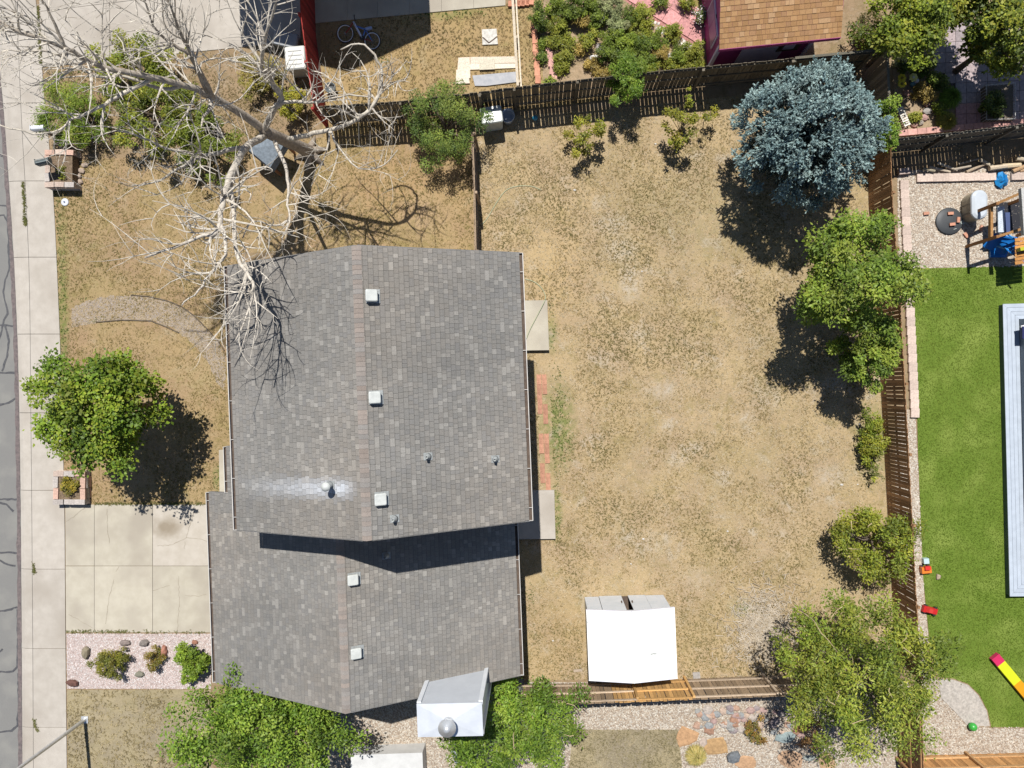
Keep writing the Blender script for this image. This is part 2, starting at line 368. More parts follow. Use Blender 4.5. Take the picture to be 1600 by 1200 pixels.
for k, t in enumerate(CR): strip(densify(t, 4, 0.9), 0.016, 0.0345, 0.4).build('crack', M_crack, drive)
ndrive = slab_grid('neighbour_driveway', [lambda y: 62, 172, 275, 385, 470], [(-190,-0.1), (-100,-0.1), (26,-0.12), (112,-0.1)], 0.028, M_conc2)
for t in ([(150,28),(158,22),(161,12)], [(90,32),(100,26),(120,28)]): strip(densify(t, 4, 0.9), 0.014, 0.033, 0.4).build('crack', M_crack, ndrive)
npatio = slab_grid('neighbour_patio', [489, 543, 590, 640, 690, 740, 790], [(-170,-0.09), (-80,-0.09), (83,-0.093)], 0.04, M_conc)

# lawns
GREENL = (0.11,0.15,0.035)
def G(px, py, rx, ry, st, g=GREENL):
    c = P(px, py); return (g, c.x, c.y, rx, ry, st)
house_hole = [W(-11.6,-9.9), W(-1.3,-9.9), W(-1.3,-4.0), W(-0.8,-4.0), W(-0.8,4.0), W(-9.2,4.0), W(-9.2,-3.4), W(-11.6,-3.4)]
back_px = [(746,208),(800,182),(1000,165),(1368,128),(1376,300),(1383,480),(1386,620),(1394,830),(1400,950),(1404,1062),(775,1062),(775,1000),(690,700),(690,395),(746,395)]
back = PP(back_px)
LM_back = lawnmat('back_lawn', (0.376,0.284,0.163), (0.332,0.248,0.157), (0.17,0.132,0.062), (0.40,0.355,0.29), 1.0, 0.95,
                  greens=[G(872,665,0.9,2.2,0.75), G(868,800,0.35,1.4,0.7), G(862,520,0.3,1.0,0.6), G(1365,690,0.9,2.2,0.5), G(1160,950,0.8,0.5,0.4), G(880,1000,1.6,2.2,0.3,(0.31,0.215,0.095)), G(870,420,1.6,3.0,0.5,(0.42,0.30,0.15)), G(1080,330,3.6,2.6,0.45,(0.25,0.215,0.115)), G(1250,520,3.0,4.0,0.3,(0.27,0.22,0.12)),
                  *[G(x, y, rx, ry, st*0.75, (0.42,0.38,0.325)) for x, y, rx, ry, st in ((970,390,0.9,0.7,0.7),(985,440,0.6,1.0,0.75),(955,350,0.9,0.6,0.6),(1000,520,0.7,0.5,0.6),(940,560,0.6,0.4,0.5),(1030,610,0.9,0.5,0.5),(1060,715,0.7,0.4,0.6),(1130,745,0.5,0.5,0.7),(1010,850,0.9,0.7,0.5),(1310,600,1.0,0.5,0.5),(1300,745,0.8,0.6,0.6),(1200,620,0.8,0.8,0.4),(1180,950,1.2,1.0,0.5),(1085,905,0.8,0.6,0.35))],
                  G(1240,840,1.4,1.2,0.6,(0.38,0.29,0.185)), G(1050,920,1.6,1.0,0.4,(0.35,0.26,0.16))])
struct('back_lawn', MB().sheet(back, 0.005), LM_back)
front_px = [(80,270),(84,300),(90,440),(94,520),(96.5,600),(100,700),(102,788),(380,788),(380,395),(740,395),(740,210),(500,215),(300,240),(130,250)]
front = PP(front_px)
LM_front = lawnmat('front_lawn', (0.318,0.231,0.124), (0.296,0.203,0.122), (0.145,0.115,0.045), (0.33,0.272,0.18), 7.0, 1.0,
                   greens=[G(100,520,0.3,3.5,0.6), G(98,420,0.3,4.0,0.5), G(340,745,0.3,0.7,0.6), G(130,420,2.0,2.5,0.3,(0.2,0.18,0.07)), G(210,400,1.6,1.6,0.5,(0.245,0.165,0.105)), G(210,560,1.2,1.0,0.6,(0.29,0.21,0.135)), G(620,290,3.5,2.0,0.55,(0.33,0.215,0.105)), G(660,330,1.2,1.0,0.6,(0.36,0.26,0.165)), G(310,590,1.4,1.2,0.5,(0.34,0.27,0.15))])
struct('front_lawn', MB().sheet(front, 0.005), LM_front)
low_px = [(105,1078),(330,1078),(330,1300),(107,1300)]
LM_low = lawnmat('dormant_lawn', (0.30,0.25,0.155), (0.225,0.19,0.138), (0.16,0.13,0.075), (0.33,0.285,0.19), 12.0, 0.5)
struct('lower_front_lawn', MB().sheet(PP(low_px), 0.005), LM_low)
nlawn_px = [(500,35),(675,19),(830,2),(850,-200),(1100,-200),(1105,100),(1000,150),(800,175),(620,205),(505,215)]
LM_n = lawnmat('neighbour_lawn', (0.335,0.238,0.118), (0.305,0.215,0.118), (0.155,0.125,0.05), (0.33,0.26,0.155), 17.0, 0.55, greens=[G(700,20,1.5,0.4,0.6)])
struct('neighbour_lawn', MB().sheet(PP(nlawn_px), 0.004), LM_n)
sl_px = [(895,1140),(1060,1140),(1075,1300),(880,1300)]
struct('side_lawn', MB().sheet(PP(sl_px), 0.007), LM_low)
# ------------------------------------------------------------------ gravel
def gravelmat(name, cols, scale=26.0):
    m = bpy.data.materials.new(name); m.use_nodes = True; t = m.node_tree; N = t.nodes; L = t.links
    b = N['Principled BSDF']; b.inputs['Roughness'].default_value = 0.95; b.inputs['Specular IOR Level'].default_value = 0.1
    tc = N.new('ShaderNodeTexCoord'); v = N.new('ShaderNodeTexVoronoi'); v.inputs['Scale'].default_value = scale; L.new(tc.outputs['Object'], v.inputs['Vector'])
    sp = N.new('ShaderNodeSeparateColor'); L.new(v.outputs['Color'], sp.inputs[0])
    r = N.new('ShaderNodeValToRGB'); r.color_ramp.interpolation = 'CONSTANT'
    while len(r.color_ramp.elements) < len(cols): r.color_ramp.elements.new(0.5)
    for i, c in enumerate(cols): r.color_ramp.elements[i].position = i/len(cols); r.color_ramp.elements[i].color = (*c, 1)
    L.new(sp.outputs[0], r.inputs['Fac'])
    L.new(r.outputs['Color'], b.inputs['Base Color'])
    bp = N.new('ShaderNodeBump'); bp.inputs['Strength'].default_value = 0.9; bp.inputs['Distance'].default_value = 0.03; bp.invert = True
    L.new(v.outputs['Distance'], bp.inputs['Height']); L.new(bp.outputs['Normal'], b.inputs['Normal'])
    return m
def dim(c, k=0.78): return tuple(q*k for q in c)
def stones(name, poly, n, cols, size, z, label, seed, holes=()):
    rng = np.random.default_rng(seed); X, Y = scatter(poly, n, rng, holes); n = len(X)
    s = rng.uniform(size*0.6, size*1.3, n); a = rng.uniform(0, 6.28, n); sq = rng.uniform(0.55, 1, n)
    base = np.array([(1,0,0.25),(0.2,1,0.3),(-1,0.1,0.2),(-0.1,-1,0.3),(0.05,0.1,0.85)])
    V = np.zeros((n,5,3)); ca, sa = np.cos(a), np.sin(a)
    bx = base[None,:,0]*s[:,None]; by = base[None,:,1]*(s*sq)[:,None]
    V[:,:,0] = X[:,None]+bx*ca[:,None]-by*sa[:,None]; V[:,:,1] = Y[:,None]+bx*sa[:,None]+by*ca[:,None]; V[:,:,2] = z+base[None,:,2]*s[:,None]*rng.uniform(0.5,0.9,n)[:,None]
    Fb = np.array([(0,1,4),(1,2,4),(2,3,4),(3,0,4)]); Fi = (Fb[None]+np.arange(n)[:,None,None]*5).reshape(-1,3)
    cl = np.array(cols)[rng.integers(0, len(cols), n)]*rng.uniform(0.85,1.15,(n,1))
    o = np_mesh(name, V.reshape(-1,3), 3, Fi, np.repeat(cl, 5, 0), M_gravel_v)
    return tag(o, label, 'gravel', kind='stuff')
PINKG = [dim(c) for c in [(0.56,0.45,0.42),(0.63,0.54,0.51),(0.50,0.40,0.36),(0.66,0.62,0.6),(0.45,0.36,0.33)]]
TANG = [dim(c) for c in [(0.50,0.42,0.33),(0.58,0.51,0.42),(0.42,0.33,0.25),(0.62,0.57,0.49),(0.36,0.29,0.23)]]
GREYG = [dim(c, 1.0) for c in [(0.31,0.25,0.18),(0.34,0.285,0.235),(0.31,0.235,0.15),(0.33,0.26,0.165),(0.27,0.23,0.2)]]
bed_px = [(104,990),(330,990),(330,1076),(105,1076)]
struct('gravel_bed', MB().sheet(PP(bed_px), 0.008), gravelmat('pink_gravel', PINKG, 30))
stones('bed_gravel', PP(bed_px), 9000, PINKG, 0.028, 0.008, 'pale pink decorative gravel in the bed beside the driveway', 1)
yard_px = [(1402,268),(1700,250),(1700,415),(1430,419),(1404,419)]
struct('gravel_yard', MB().sheet(PP(yard_px), 0.006), gravelmat('tan_gravel', TANG, 22))
stones('yard_gravel', PP(yard_px), 12000, TANG, 0.036, 0.006, 'tan river gravel round the water tank and play set', 2)
fs_px = [(1398,640),(1430,640),(1444,930),(1452,1010),(1400,1010)]
struct('gravel_strip', MB().sheet(PP(fs_px), 0.006), gravelmat('strip_gravel', TANG, 22))
stones('strip_gravel_stones', PP(fs_px), 3000, TANG, 0.032, 0.006, 'tan gravel strip between the fence and the artificial turf', 3)
side_px = [(480,1040),(770,1066),(1420,1066),(1440,1300),(480,1300)]
struct('side_yard', MB().sheet(PP(side_px), 0.004), gravelmat('side_gravel', [tuple(q*0.92 for q in c) for c in TANG], 22))
stones('side_yard_gravel', PP(side_px), 26000, TANG, 0.034, 0.004, 'tan gravel of the side yard south of the bottom fence', 4, holes=[PP(sl_px)])
path_px = [(112,482),(135,470),(170,463),(210,461),(245,466),(275,475),(302,492),(325,515),(342,535),(352,560),(352,610),(340,600),(325,565),(300,535),(270,512),(240,502),(200,500),(165,502),(130,508),(112,512)]
M_pathg = gravelmat('path_gravel', GREYG, 30)
struct('path', MB().sheet(PP(densify(path_px+path_px[:1], 4, 1.9, random.Random(2))[:-1]), 0.009), M_pathg)
stones('path_gravel', PP(path_px), 4200, GREYG, 0.026, 0.006, 'grey gravel of the curved path across the front lawn', 5)
M_edge = mat('edging', (0.09,0.07,0.05), (0.15,0.12,0.09), 8, 0.9)
for pts, lab in (([(205,461),(232,463),(262,470),(284,479),(302,492),(324,514),(342,534),(351,548)], 'dark curved edging strip on the upper side of the gravel path'),
                 ([(150,503),(190,500),(236,501),(262,511),(280,520)], 'dark curved edging strip on the lower side of the gravel path')):
    q = [P(x, y) for x, y in densify(pts, 6, 0.4)]; mb = MB()
    for a, b in zip(q, q[1:]): mb.beam(a+Vector((0,0,0.02)), b+Vector((0,0,0.02)), 0.035, 0.06)
    tag(mb.build('lawn_edging', M_edge), lab, 'edging')
# artificial turf
turf_px = [(1428,420),(1700,412),(1760,1136),(1549,1136),(1543,1110),(1530,1085),(1512,1068),(1490,1060),(1466,1058),(1452,1000),(1442,900),(1434,700)]
M_turf = mat('turf', (0.085,0.135,0.012), (0.11,0.165,0.018), 7, 0.85, 0.3, c3=(0.155,0.205,0.035), scale2=0.75, detail=6)
struct('turf', MB().sheet(PP(turf_px), 0.012), M_turf)
# ------------------------------------------------------------------ the house
M_shingle = mat('asphalt_shingle', (0.78,0.78,0.78), (1.06,1.06,1.06), 38, 0.95, 0.5, vcol=True, spec=0.15, detail=8)
M_siding = mat('siding', (0.42,0.40,0.37), (0.46,0.44,0.41), 2, 0.8)
M_trim = mat('white_trim', (0.48,0.46,0.43), (0.54,0.52,0.49), 3, 0.6)
M_gin = mat('gutter_inside', (0.07,0.05,0.04), (0.11,0.08,0.06), 8, 0.8)
M_glass = mat('window_glass', (0.03,0.035,0.04), (0.05,0.055,0.06), 2, 0.08, spec=0.6)
M_felt = mat('roof_felt', (0.10,0.10,0.10), (0.14,0.14,0.14), 8, 0.95)
GREY_PAL = [(0.205,0.195,0.18),(0.216,0.205,0.19),(0.193,0.185,0.173),(0.221,0.208,0.191),(0.21,0.197,0.18),(0.198,0.19,0.18)]
GREY_HI = [(0.25,0.237,0.217),(0.272,0.258,0.237),(0.235,0.222,0.204)]
def shingles(mb, o, ex, up, Lx, S, expo, wmin, wmax, pal, hi, phi, rng, stain=None, warm=None):
    """courses of separate tabs on a slope: o eave corner, ex along the eave, up along the slope"""
    ex = Vector(ex).normalized(); up = Vector(up).normalized(); nn = ex.cross(up).normalized()
    if nn.z < 0: nn = -nn
    rows = int(S/expo)+1
    for r in range(rows):
        s0 = r*expo; s1 = min(S, s0+expo*1.08)
        if s0 > S-0.02: break
        x = -rng.uniform(0, wmax)
        while x < Lx:
            wd = rng.uniform(wmin, wmax) * (1.8 if rng.random() < 0.12 else 1.0)
            a = max(0, x+0.003); b = min(Lx, x+wd-0.003); x += wd
            if b-a < 0.02: continue
            h = rng.random() < phi
            c = rng.choice(hi) if h else rng.choice(pal)
            j = rng.uniform(0.94, 1.06); c = tuple(q*j for q in c)
            pos = o + ex*((a+b)/2) + up*s0
            if warm: c = warm(c, (a+b)/2, s0)
            if stain: c = stain(c, pos, rng)
            t0 = rng.uniform(0.010, 0.016) + (0.006 if h else 0); t1 = 0.004
            bl = o+ex*a+up*s0; br = o+ex*b+up*s0; tl = o+ex*a+up*s1; tr = o+ex*b+up*s1
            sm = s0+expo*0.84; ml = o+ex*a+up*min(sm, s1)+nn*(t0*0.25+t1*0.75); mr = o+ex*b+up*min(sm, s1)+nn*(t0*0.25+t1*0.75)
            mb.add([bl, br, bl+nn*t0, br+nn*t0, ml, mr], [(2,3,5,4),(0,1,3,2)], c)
            mb.add([ml, mr, tr+nn*t1, tl+nn*t1], [(0,1,2,3)], tuple(q*0.8 for q in c))        # printed band of a laminated shingle, also painting in the shade line between courses
rng = random.Random(3)
house = thing('house', W(-5,0,0), 'split-level house with grey shingle gable roofs between driveway and back lawn', 'house')
def gable(u0, u1, ur, v0, v1, ze, zr, name, th=0.09, stain=None):
    mb = MB()
    for ue in (u0, u1):
        p = [W(ue,v0,ze), W(ur,v0,zr), W(ur,v1,zr), W(ue,v1,ze)]
        lo = [q-Vector((0,0,th+0.07)) for q in p]
        p = [q-Vector((0,0,0.006)) for q in p]
        mb.hexa([lo[0],lo[1],lo[2],lo[3],p[0],p[1],p[2],p[3]] if ue < ur else [lo[3],lo[2],lo[1],lo[0],p[3],p[2],p[1],p[0]])
    deck = mb.build(name, M_felt, house)
    for ue in (u0, u1):
        rise = zr-ze; run = abs(ur-ue); Ls = math.hypot(rise, run)
        if ue < ur: o = W(ue, v1, ze); ex = W(0,-1,0)*(1) ; ex = (W(ue,v0,ze)-W(ue,v1,ze))
        else: o = W(ue, v0, ze); ex = (W(ue,v1,ze)-W(ue,v0,ze))
        up = W(ur, 0, zr)-W(ue, 0, ze)
        mb = MB(); wob = random.Random(int(ue*100))
        def warm(c, a, s): 
            k = 1.0+0.045*math.sin(a*0.9+ue)+0.04*math.sin(s*1.3+a*0.4)+0.035*math.sin(a*3.1+math.sin(s*0.6)*1.5)
            t = 0.02*math.sin(a*0.5+s*0.7+1)
            return (c[0]*k*(1.01+t), c[1]*k, c[2]*k*(0.985-t))
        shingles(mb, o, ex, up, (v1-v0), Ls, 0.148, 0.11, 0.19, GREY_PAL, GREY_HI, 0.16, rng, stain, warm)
        so_ = mb.build('shingles', M_shingle, deck); so_['kind'] = 'stuff'
    # ridge cap shingles
    capm = MB(); wd = 0.135; sl_ = (zr-ze)/abs(ur-u0); s2 = (zr-ze)/abs(ur-u1)
    n = int((v1-v0)/0.135)
    for k in range(n+1):
        va = v0+k*(v1-v0)/n; vb = min(v1, va+(v1-v0)/n*1.15); lift0 = 0.030; lift1 = 0.018
        if k == n: break
        j = rng.uniform(0.88, 1.15); br = rng.uniform(0.0, 1.0)
        c = (0.24*j*(1+0.12*br), 0.225*j, 0.21*j*(1-0.07*br))
        m_ = MB(); P6 = []
        for v_, lf in ((va, lift0), (vb, lift1)):
            P6 += [W(ur-wd, v_, zr-wd*sl_+lf), W(ur, v_, zr+lf+0.01), W(ur+wd, v_, zr-wd*s2+lf)]
        P6 += [q-Vector((0,0,0.02)) for q in P6]
        m_.add(P6, [(0,3,4,1),(1,4,5,2),(6,0,1,7),(7,1,2,8),(3,9,10,4),(4,10,11,5),(0,6,9,3),(5,11,8,2)][::1], c)
        m_.build('ridge_cap', M_shingle, deck)
    # rakes (barge boards) and eave fascia
    for v_ in (v0, v1):
        e = 0.012 if v_ == v1 else -0.012
        for ue in (u0, u1):
            a = W(ue, v_+e, ze-0.10); b = W(ur, v_+e, zr-0.10)
            MB().beam(a, b, 0.03, 0.15).build('rake_board', mat('drip_edge', (0.15,0.145,0.14), (0.2,0.195,0.19), 4, 0.7), deck)
    return deck
stc = W(-6.0, -2.72, 7.7)
def stain(c, pos, r_):
    u = pos.x*CA+pos.y*SA; v = -pos.x*SA+pos.y*CA
    d = -5.75-u; dv = abs(v+2.72+0.02*d)
    if -0.5 < d < 3.95:
        k = max(0, 1-dv/(0.36+0.03*d)) * (max(0, 1-max(0, d)/3.9)**1.1) * (1 if d > 0 else max(0, 1+d/0.5))
        k *= r_.uniform(0.75, 1.0)
        c = tuple(c[i]*(1-0.85*k)+(0.60,0.64,0.70)[i]*0.85*k for i in range(3))
    return c
UE0, UE1, UR, UV0, UV1, UZE, UZR = -9.6, -0.42, -4.95, -4.16, 4.14, 6.0, 8.22
LE0, LE1, LR, LV0, LV1, LZE, LZR = -11.88, -1.0, -6.47, -10.15, -4.05, 3.0, 5.64
up_deck = gable(UE0, UE1, UR, UV0, UV1, UZE, UZR, 'roof', stain=stain)
lo_deck = gable(LE0, LE1, LR, LV0, LV1, LZE, LZR, 'garage_roof')
# the front overhang of the lower roof that runs on past the wall, and the narrow porch roof
sl0 = (LZR-LZE)/(LR-LE0)
def small_slope(u0, u1, v0, v1, z0, name):
    z1 = z0+(u1-u0)*sl0
    p = [W(u0,v0,z0), W(u1,v0,z1), W(u1,v1,z1), W(u0,v1,z0)]; lo = [q-Vector((0,0,0.16)) for q in p]; p = [q-Vector((0,0,0.006)) for q in p]
    d = MB().hexa(lo+p).build(name, M_felt, house); mb = MB()
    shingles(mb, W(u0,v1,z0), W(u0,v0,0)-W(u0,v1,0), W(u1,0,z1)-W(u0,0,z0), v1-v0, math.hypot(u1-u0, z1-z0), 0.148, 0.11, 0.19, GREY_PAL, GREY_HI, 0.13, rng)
    mb.build('shingles', M_shingle, d)['kind'] = 'stuff'
    MB().beam(W(u0, v1+0.014, z0-0.09), W(u1, v1+0.014, z1-0.09), 0.03, 0.14).build('rake_board', mat('drip_edge', (0.15,0.145,0.14), (0.2,0.195,0.19), 4, 0.7), d)
    return d
small_slope(LE0, -9.25, -4.05, -3.36, LZE, 'front_overhang')
small_slope(-11.0, -9.25, -3.33, -1.72, LZE+0.42, 'porch_roof')
def gutter(u, v0, v1, z, sgn, parent=house):
    g = MB(); g.beam(W(u+sgn*0.055, v0, z-0.10), W(u+sgn*0.055, v1, z-0.10), 0.10, 0.015)
    go = g.build('gutter', M_gin, parent)
    MB().beam(W(u+sgn*0.115, v0, z-0.055), W(u+sgn*0.115, v1, z-0.055), 0.022, 0.11).build('gutter_lip', M_trim, go)
    k = v0+0.4
    while k < v1:
        MB().beam(W(u, k, z-0.03), W(u+sgn*0.11, k, z-0.03), 0.015, 0.015).build('hanger', M_trim, go); k += 1.22
    for v_ in (v0, v1): MB().beam(W(u, v_, z-0.06), W(u+sgn*0.125, v_, z-0.06), 0.01, 0.1).build('end_cap', M_trim, go)
gutter(UE0, UV0, UV1, UZE, -1); gutter(UE1, UV0, UV1, UZE, 1)
gutter(LE0, LV0, -3.36, LZE, -1); gutter(LE1, LV0, -4.1, LZE, 1); gutter(-11.0, -3.33, -1.72, LZE+0.42, -1)
def walls(u0, u1, v0, v1, ze, zr, ur, name):
    m = MB(); p = lambda u, v, z: W(u, v, z)
    vs = []
    for v_ in (v0, v1): vs += [p(u0,v_,0), p(u1,v_,0), p(u1,v_,ze), p(ur,v_,zr), p(u0,v_,ze)]
    m.add(vs, [(0,1,2,3,4),(9,8,7,6,5),(1,6,7,2),(5,0,4,9)]); return m.build(name, M_siding, house)
wu = walls(-9.15, -0.86, -3.8, 3.75, 6.0+0.45*0.485-0.2, UZR-0.2, UR, 'wall')
wl = walls(-11.3, -1.5, -9.7, -3.82, 3.0+0.5*0.485-0.2, LZR-0.2, LR, 'garage_wall')
def window(parent, u, v, z, wd, ht, sgn):
    f = MB().box(W(u+sgn*0.02, v, z), (0.06, wd+0.16, ht+0.16), A).build('window', M_trim, parent)
    MB().box(W(u+sgn*0.055, v, z), (0.02, wd, ht), A).build('pane', M_glass, f)
    return f
for v_, z in ((2.6,4.6),(0.3,4.6),(-2.6,4.6),(0.4,1.7)): window(wu, -0.86, v_, z, 1.3, 1.1, 1)
for v_, z in ((2.5,4.6),(-0.2,4.6),(2.4,1.7)): window(wu, -9.15, v_, z, 1.4, 1.2, -1)
for v_ in (2.3, -3.3):
    d = MB().box(W(-0.83, v_, 1.15), (0.08, 0.92, 2.05), A).build('back_door', M_trim, wu)
    MB().box(W(-0.77, v_-0.36, 1.05), (0.05, 0.05, 0.12), A).build('handle', M_metal, d)
gd = MB().box(W(-11.32, -6.9, 1.1), (0.06, 4.6, 2.15), A).build('garage_door', M_trim, wl)
for k in range(3): MB().box(W(-11.355, -6.9, 0.55+k*0.53), (0.012, 4.5, 0.02), A).build('panel_joint', M_gin, gd)
d = MB().box(W(-9.19, -2.5, 1.2), (0.08, 0.95, 2.05), A).build('front_door', mat('door_paint', (0.2,0.05,0.04), (0.24,0.06,0.05), 3, 0.5), wu)
MB().box(W(-9.25, -2.15, 1.1), (0.05, 0.05, 0.12), A).build('handle', M_metal, d)
# roof furniture
M_vent = mat('vent_cap', (0.44,0.455,0.435), (0.52,0.535,0.51), 7, 0.6)
M_pipe = mat('lead_flashing', (0.24,0.25,0.25), (0.36,0.38,0.375), 22, 0.6, metal=0.2)
def roof_z(px, py, deck):
    u0, u1, ur, ze, zr = (UE0,UE1,UR,UZE,UZR) if deck is up_deck else (LE0,LE1,LR,LZE,LZR)
    z = ze+1
    for _ in range(8):
        p = P(px, py, z); u = p.x*CA+p.y*SA
        z = zr-(ur-u)*(zr-ze)/(ur-u0) if u < ur else zr-(u-ur)*(zr-ze)/(u1-ur)
    return P(px, py, z), (1 if u > ur else -1), (zr-ze)/(abs(ur-(u1 if u > ur else u0)))
def box_vent(px, py, deck):
    p, sg, s_ = roof_z(px, py, deck); th = math.atan(s_)*sg
    T = Matrix.Rotation(th, 3, 'Y')
    root = MB(); root.box(p+Vector((0,0,0.03)), (0.41,0.40,0.012), A, tilt=T); r = root.build('roof_vent', M_pipe, deck)
    b = MB(); b.box(p+Vector((0,0,0.10)), (0.24,0.24,0.16), A, tilt=T); b.build('vent_throat', M_gin, r)
    c = MB(); q = p+Vector((0,0,0.19)); h = 0.17; ch = 0.03
    oc = [(-h+ch,-h),(h-ch,-h),(h,-h+ch),(h,h-ch),(h-ch,h),(-h+ch,h),(-h,h-ch),(-h,-h+ch)]
    vs = []
    for (k, dz) in ((1.0,-0.035),(1.0,0.02),(0.86,0.045)):
        for x, y in oc:
            w3 = T @ Vector((x*k, y*k, dz)); vs.append((q.x+w3.x*CA-w3.y*SA, q.y+w3.x*SA+w3.y*CA, q.z+w3.z))
    c.add(vs, [tuple(range(7,-1,-1)), tuple(range(16,24))]+[(l*8+i, l*8+(i+1)%8, l*8+8+(i+1)%8, l*8+8+i) for l in (0,1) for i in range(8)])
    c.build('vent_cap', M_vent, r)
for x, y in ((583,463),(588,621),(597,779)): box_vent(x, y, up_deck)
for x, y in ((554,904),(559,1018)): box_vent(x, y, lo_deck)
def pipe_vent(px, py, deck, r=0.045, h=0.32, cap=False):
    p, sg, s_ = roof_z(px, py, deck); T = Matrix.Rotation(math.atan(s_)*sg, 3, 'Y')
    a = MB(); a.box(p+Vector((0,0,0.028)), (0.27,0.22,0.010), A, tilt=T); f = a.build('flashing', M_pipe, deck)
    b = MB(); b.lathe(p, [(0.10,0.02),(0.085,0.10),(r+0.012,0.18),(r,0.19),(r,h),(r*0.72,h),(r*0.72,h-0.08)], 14); b.build('vent_pipe', M_pipe, f, True)
    if cap:
        c = MB(); c.lathe(p+Vector((0,0,h)), [(r,0.0),(r,0.06),(r*1.75,0.07),(r*1.75,0.10),(r*0.4,0.17)], 16); c.build('pipe_cap', M_vent, f, True)
pipe_vent(669, 713, up_deck); pipe_vent(774, 717, up_deck); pipe_vent(617, 810, up_deck); pipe_vent(604, 868, lo_deck)
pipe_vent(517, 757, up_deck, 0.075, 0.42, True)
# chimney chase on the gable end of the garage
M_chase = mat('chase_panel', (0.47,0.495,0.53), (0.51,0.535,0.57), 2, 0.45)
CU0, CU1, CV0, CV1, CZ = -4.05, -2.13, -9.70, -10.62, 6.15
ch = MB(); ch.prism([W(CU0,CV0), W(CU1,CV0), W(CU1,CV1), W(CU0,CV1)], 0, CZ); cho = ch.build('chimney', M_chase, house)
for u in (CU0, CU1):
    for v in (CV0, CV1): MB().box(W(u, v, CZ/2-0.03), (0.13,0.13,CZ-0.08), A).build('corner_trim', mat('chase_trim', (0.60,0.62,0.65), (0.66,0.68,0.70), 3, 0.5), cho)
cp = MB(); cp.prism([W(CU0-0.05,CV0+0.05), W(CU1+0.05,CV0+0.05), W(CU1+0.05,CV1-0.05), W(CU0-0.05,CV1-0.05)], CZ, CZ+0.06)
cp.add([W(CU0-0.05,CV0+0.05,CZ+0.061), W(CU1+0.05,CV0+0.05,CZ+0.061), W(CU1+0.05,CV1-0.05,CZ+0.061), W(CU0-0.05,CV1-0.05,CZ+0.061), W(-3.1,-10.18,CZ+0.13)], [(1,0,4),(2,1,4),(3,2,4),(0,3,4)])
cpo = cp.build('chimney_top', mat('galv_sheet', (0.56,0.59,0.64), (0.62,0.65,0.69), 3, 0.35, metal=0.25), cho)
fl = MB(); fl.lathe(W(-3.12,-10.2,CZ+0.08), [(0.19,0.0),(0.17,0.06),(0.15,0.08),(0.15,0.42),(0.13,0.42)], 20); fl.build('flue', M_metal, cpo, True)
fc = MB(); fc.lathe(W(-3.12,-10.2,CZ+0.52), [(0.15,-0.06),(0.27,-0.05),(0.27,0.02),(0.11,0.07),(0.10,0.12),(0.02,0.14)], 24); fc.build('flue_cap', M_metal, cpo, True)
# stoops and slabs at the back and front of the house
def solid_slab(name, pts, z, label, cat, m=M_conc, z0=-0.05):
    o = MB().prism([P(x, y, z) for x, y in pts], z0, z).build(name, m); return tag(o, label, cat)
solid_slab('concrete_stoop', [(790,470),(855,469),(858,547),(790,548)], 0.22, 'pale concrete stoop at the back door with a hose lying over it', 'stoop')
solid_slab('concrete_stoop', [(780,767),(866,766),(868,842),(780,843)], 0.16, 'weathered concrete stoop half in the shadow of the house', 'stoop', M_conc2)
solid_slab('porch_step', [(342,703),(372,703),(374,770),(343,770)], 0.12, 'narrow concrete porch step beside the front door', 'step')
# brick walk along the back wall
M_brick_v = mat('brick', (0.8,0.8,0.8), (1.15,1.15,1.15), 14, 0.9, 0.3, vcol=True, rnd=0.14)
bw = thing('brick_walk', P(846,640), 'row of red brick pavers laid along the back wall', 'brick walk')
bm_ = mesh_of(MB().box((0,0,0.02), (0.185,0.385,0.05), 0, (0.37,0.19,0.125)), 'brick', M_brick_v)
for k in range(14):
    for c in range(2):
        if (k, c) in ((0,0),(0,1),(1,0),(1,1),(4,1),(6,0),(7,0),(7,1),(10,0),(11,1),(13,0)): continue
        y = 562+k*15.4; x = 841+c*8.2+(y-562)*0.038
        inst(bm_, 'brick', bw, P(x, y)+Vector((0,0,random.uniform(-0.008,0.006))), A+random.uniform(-0.04,0.04))
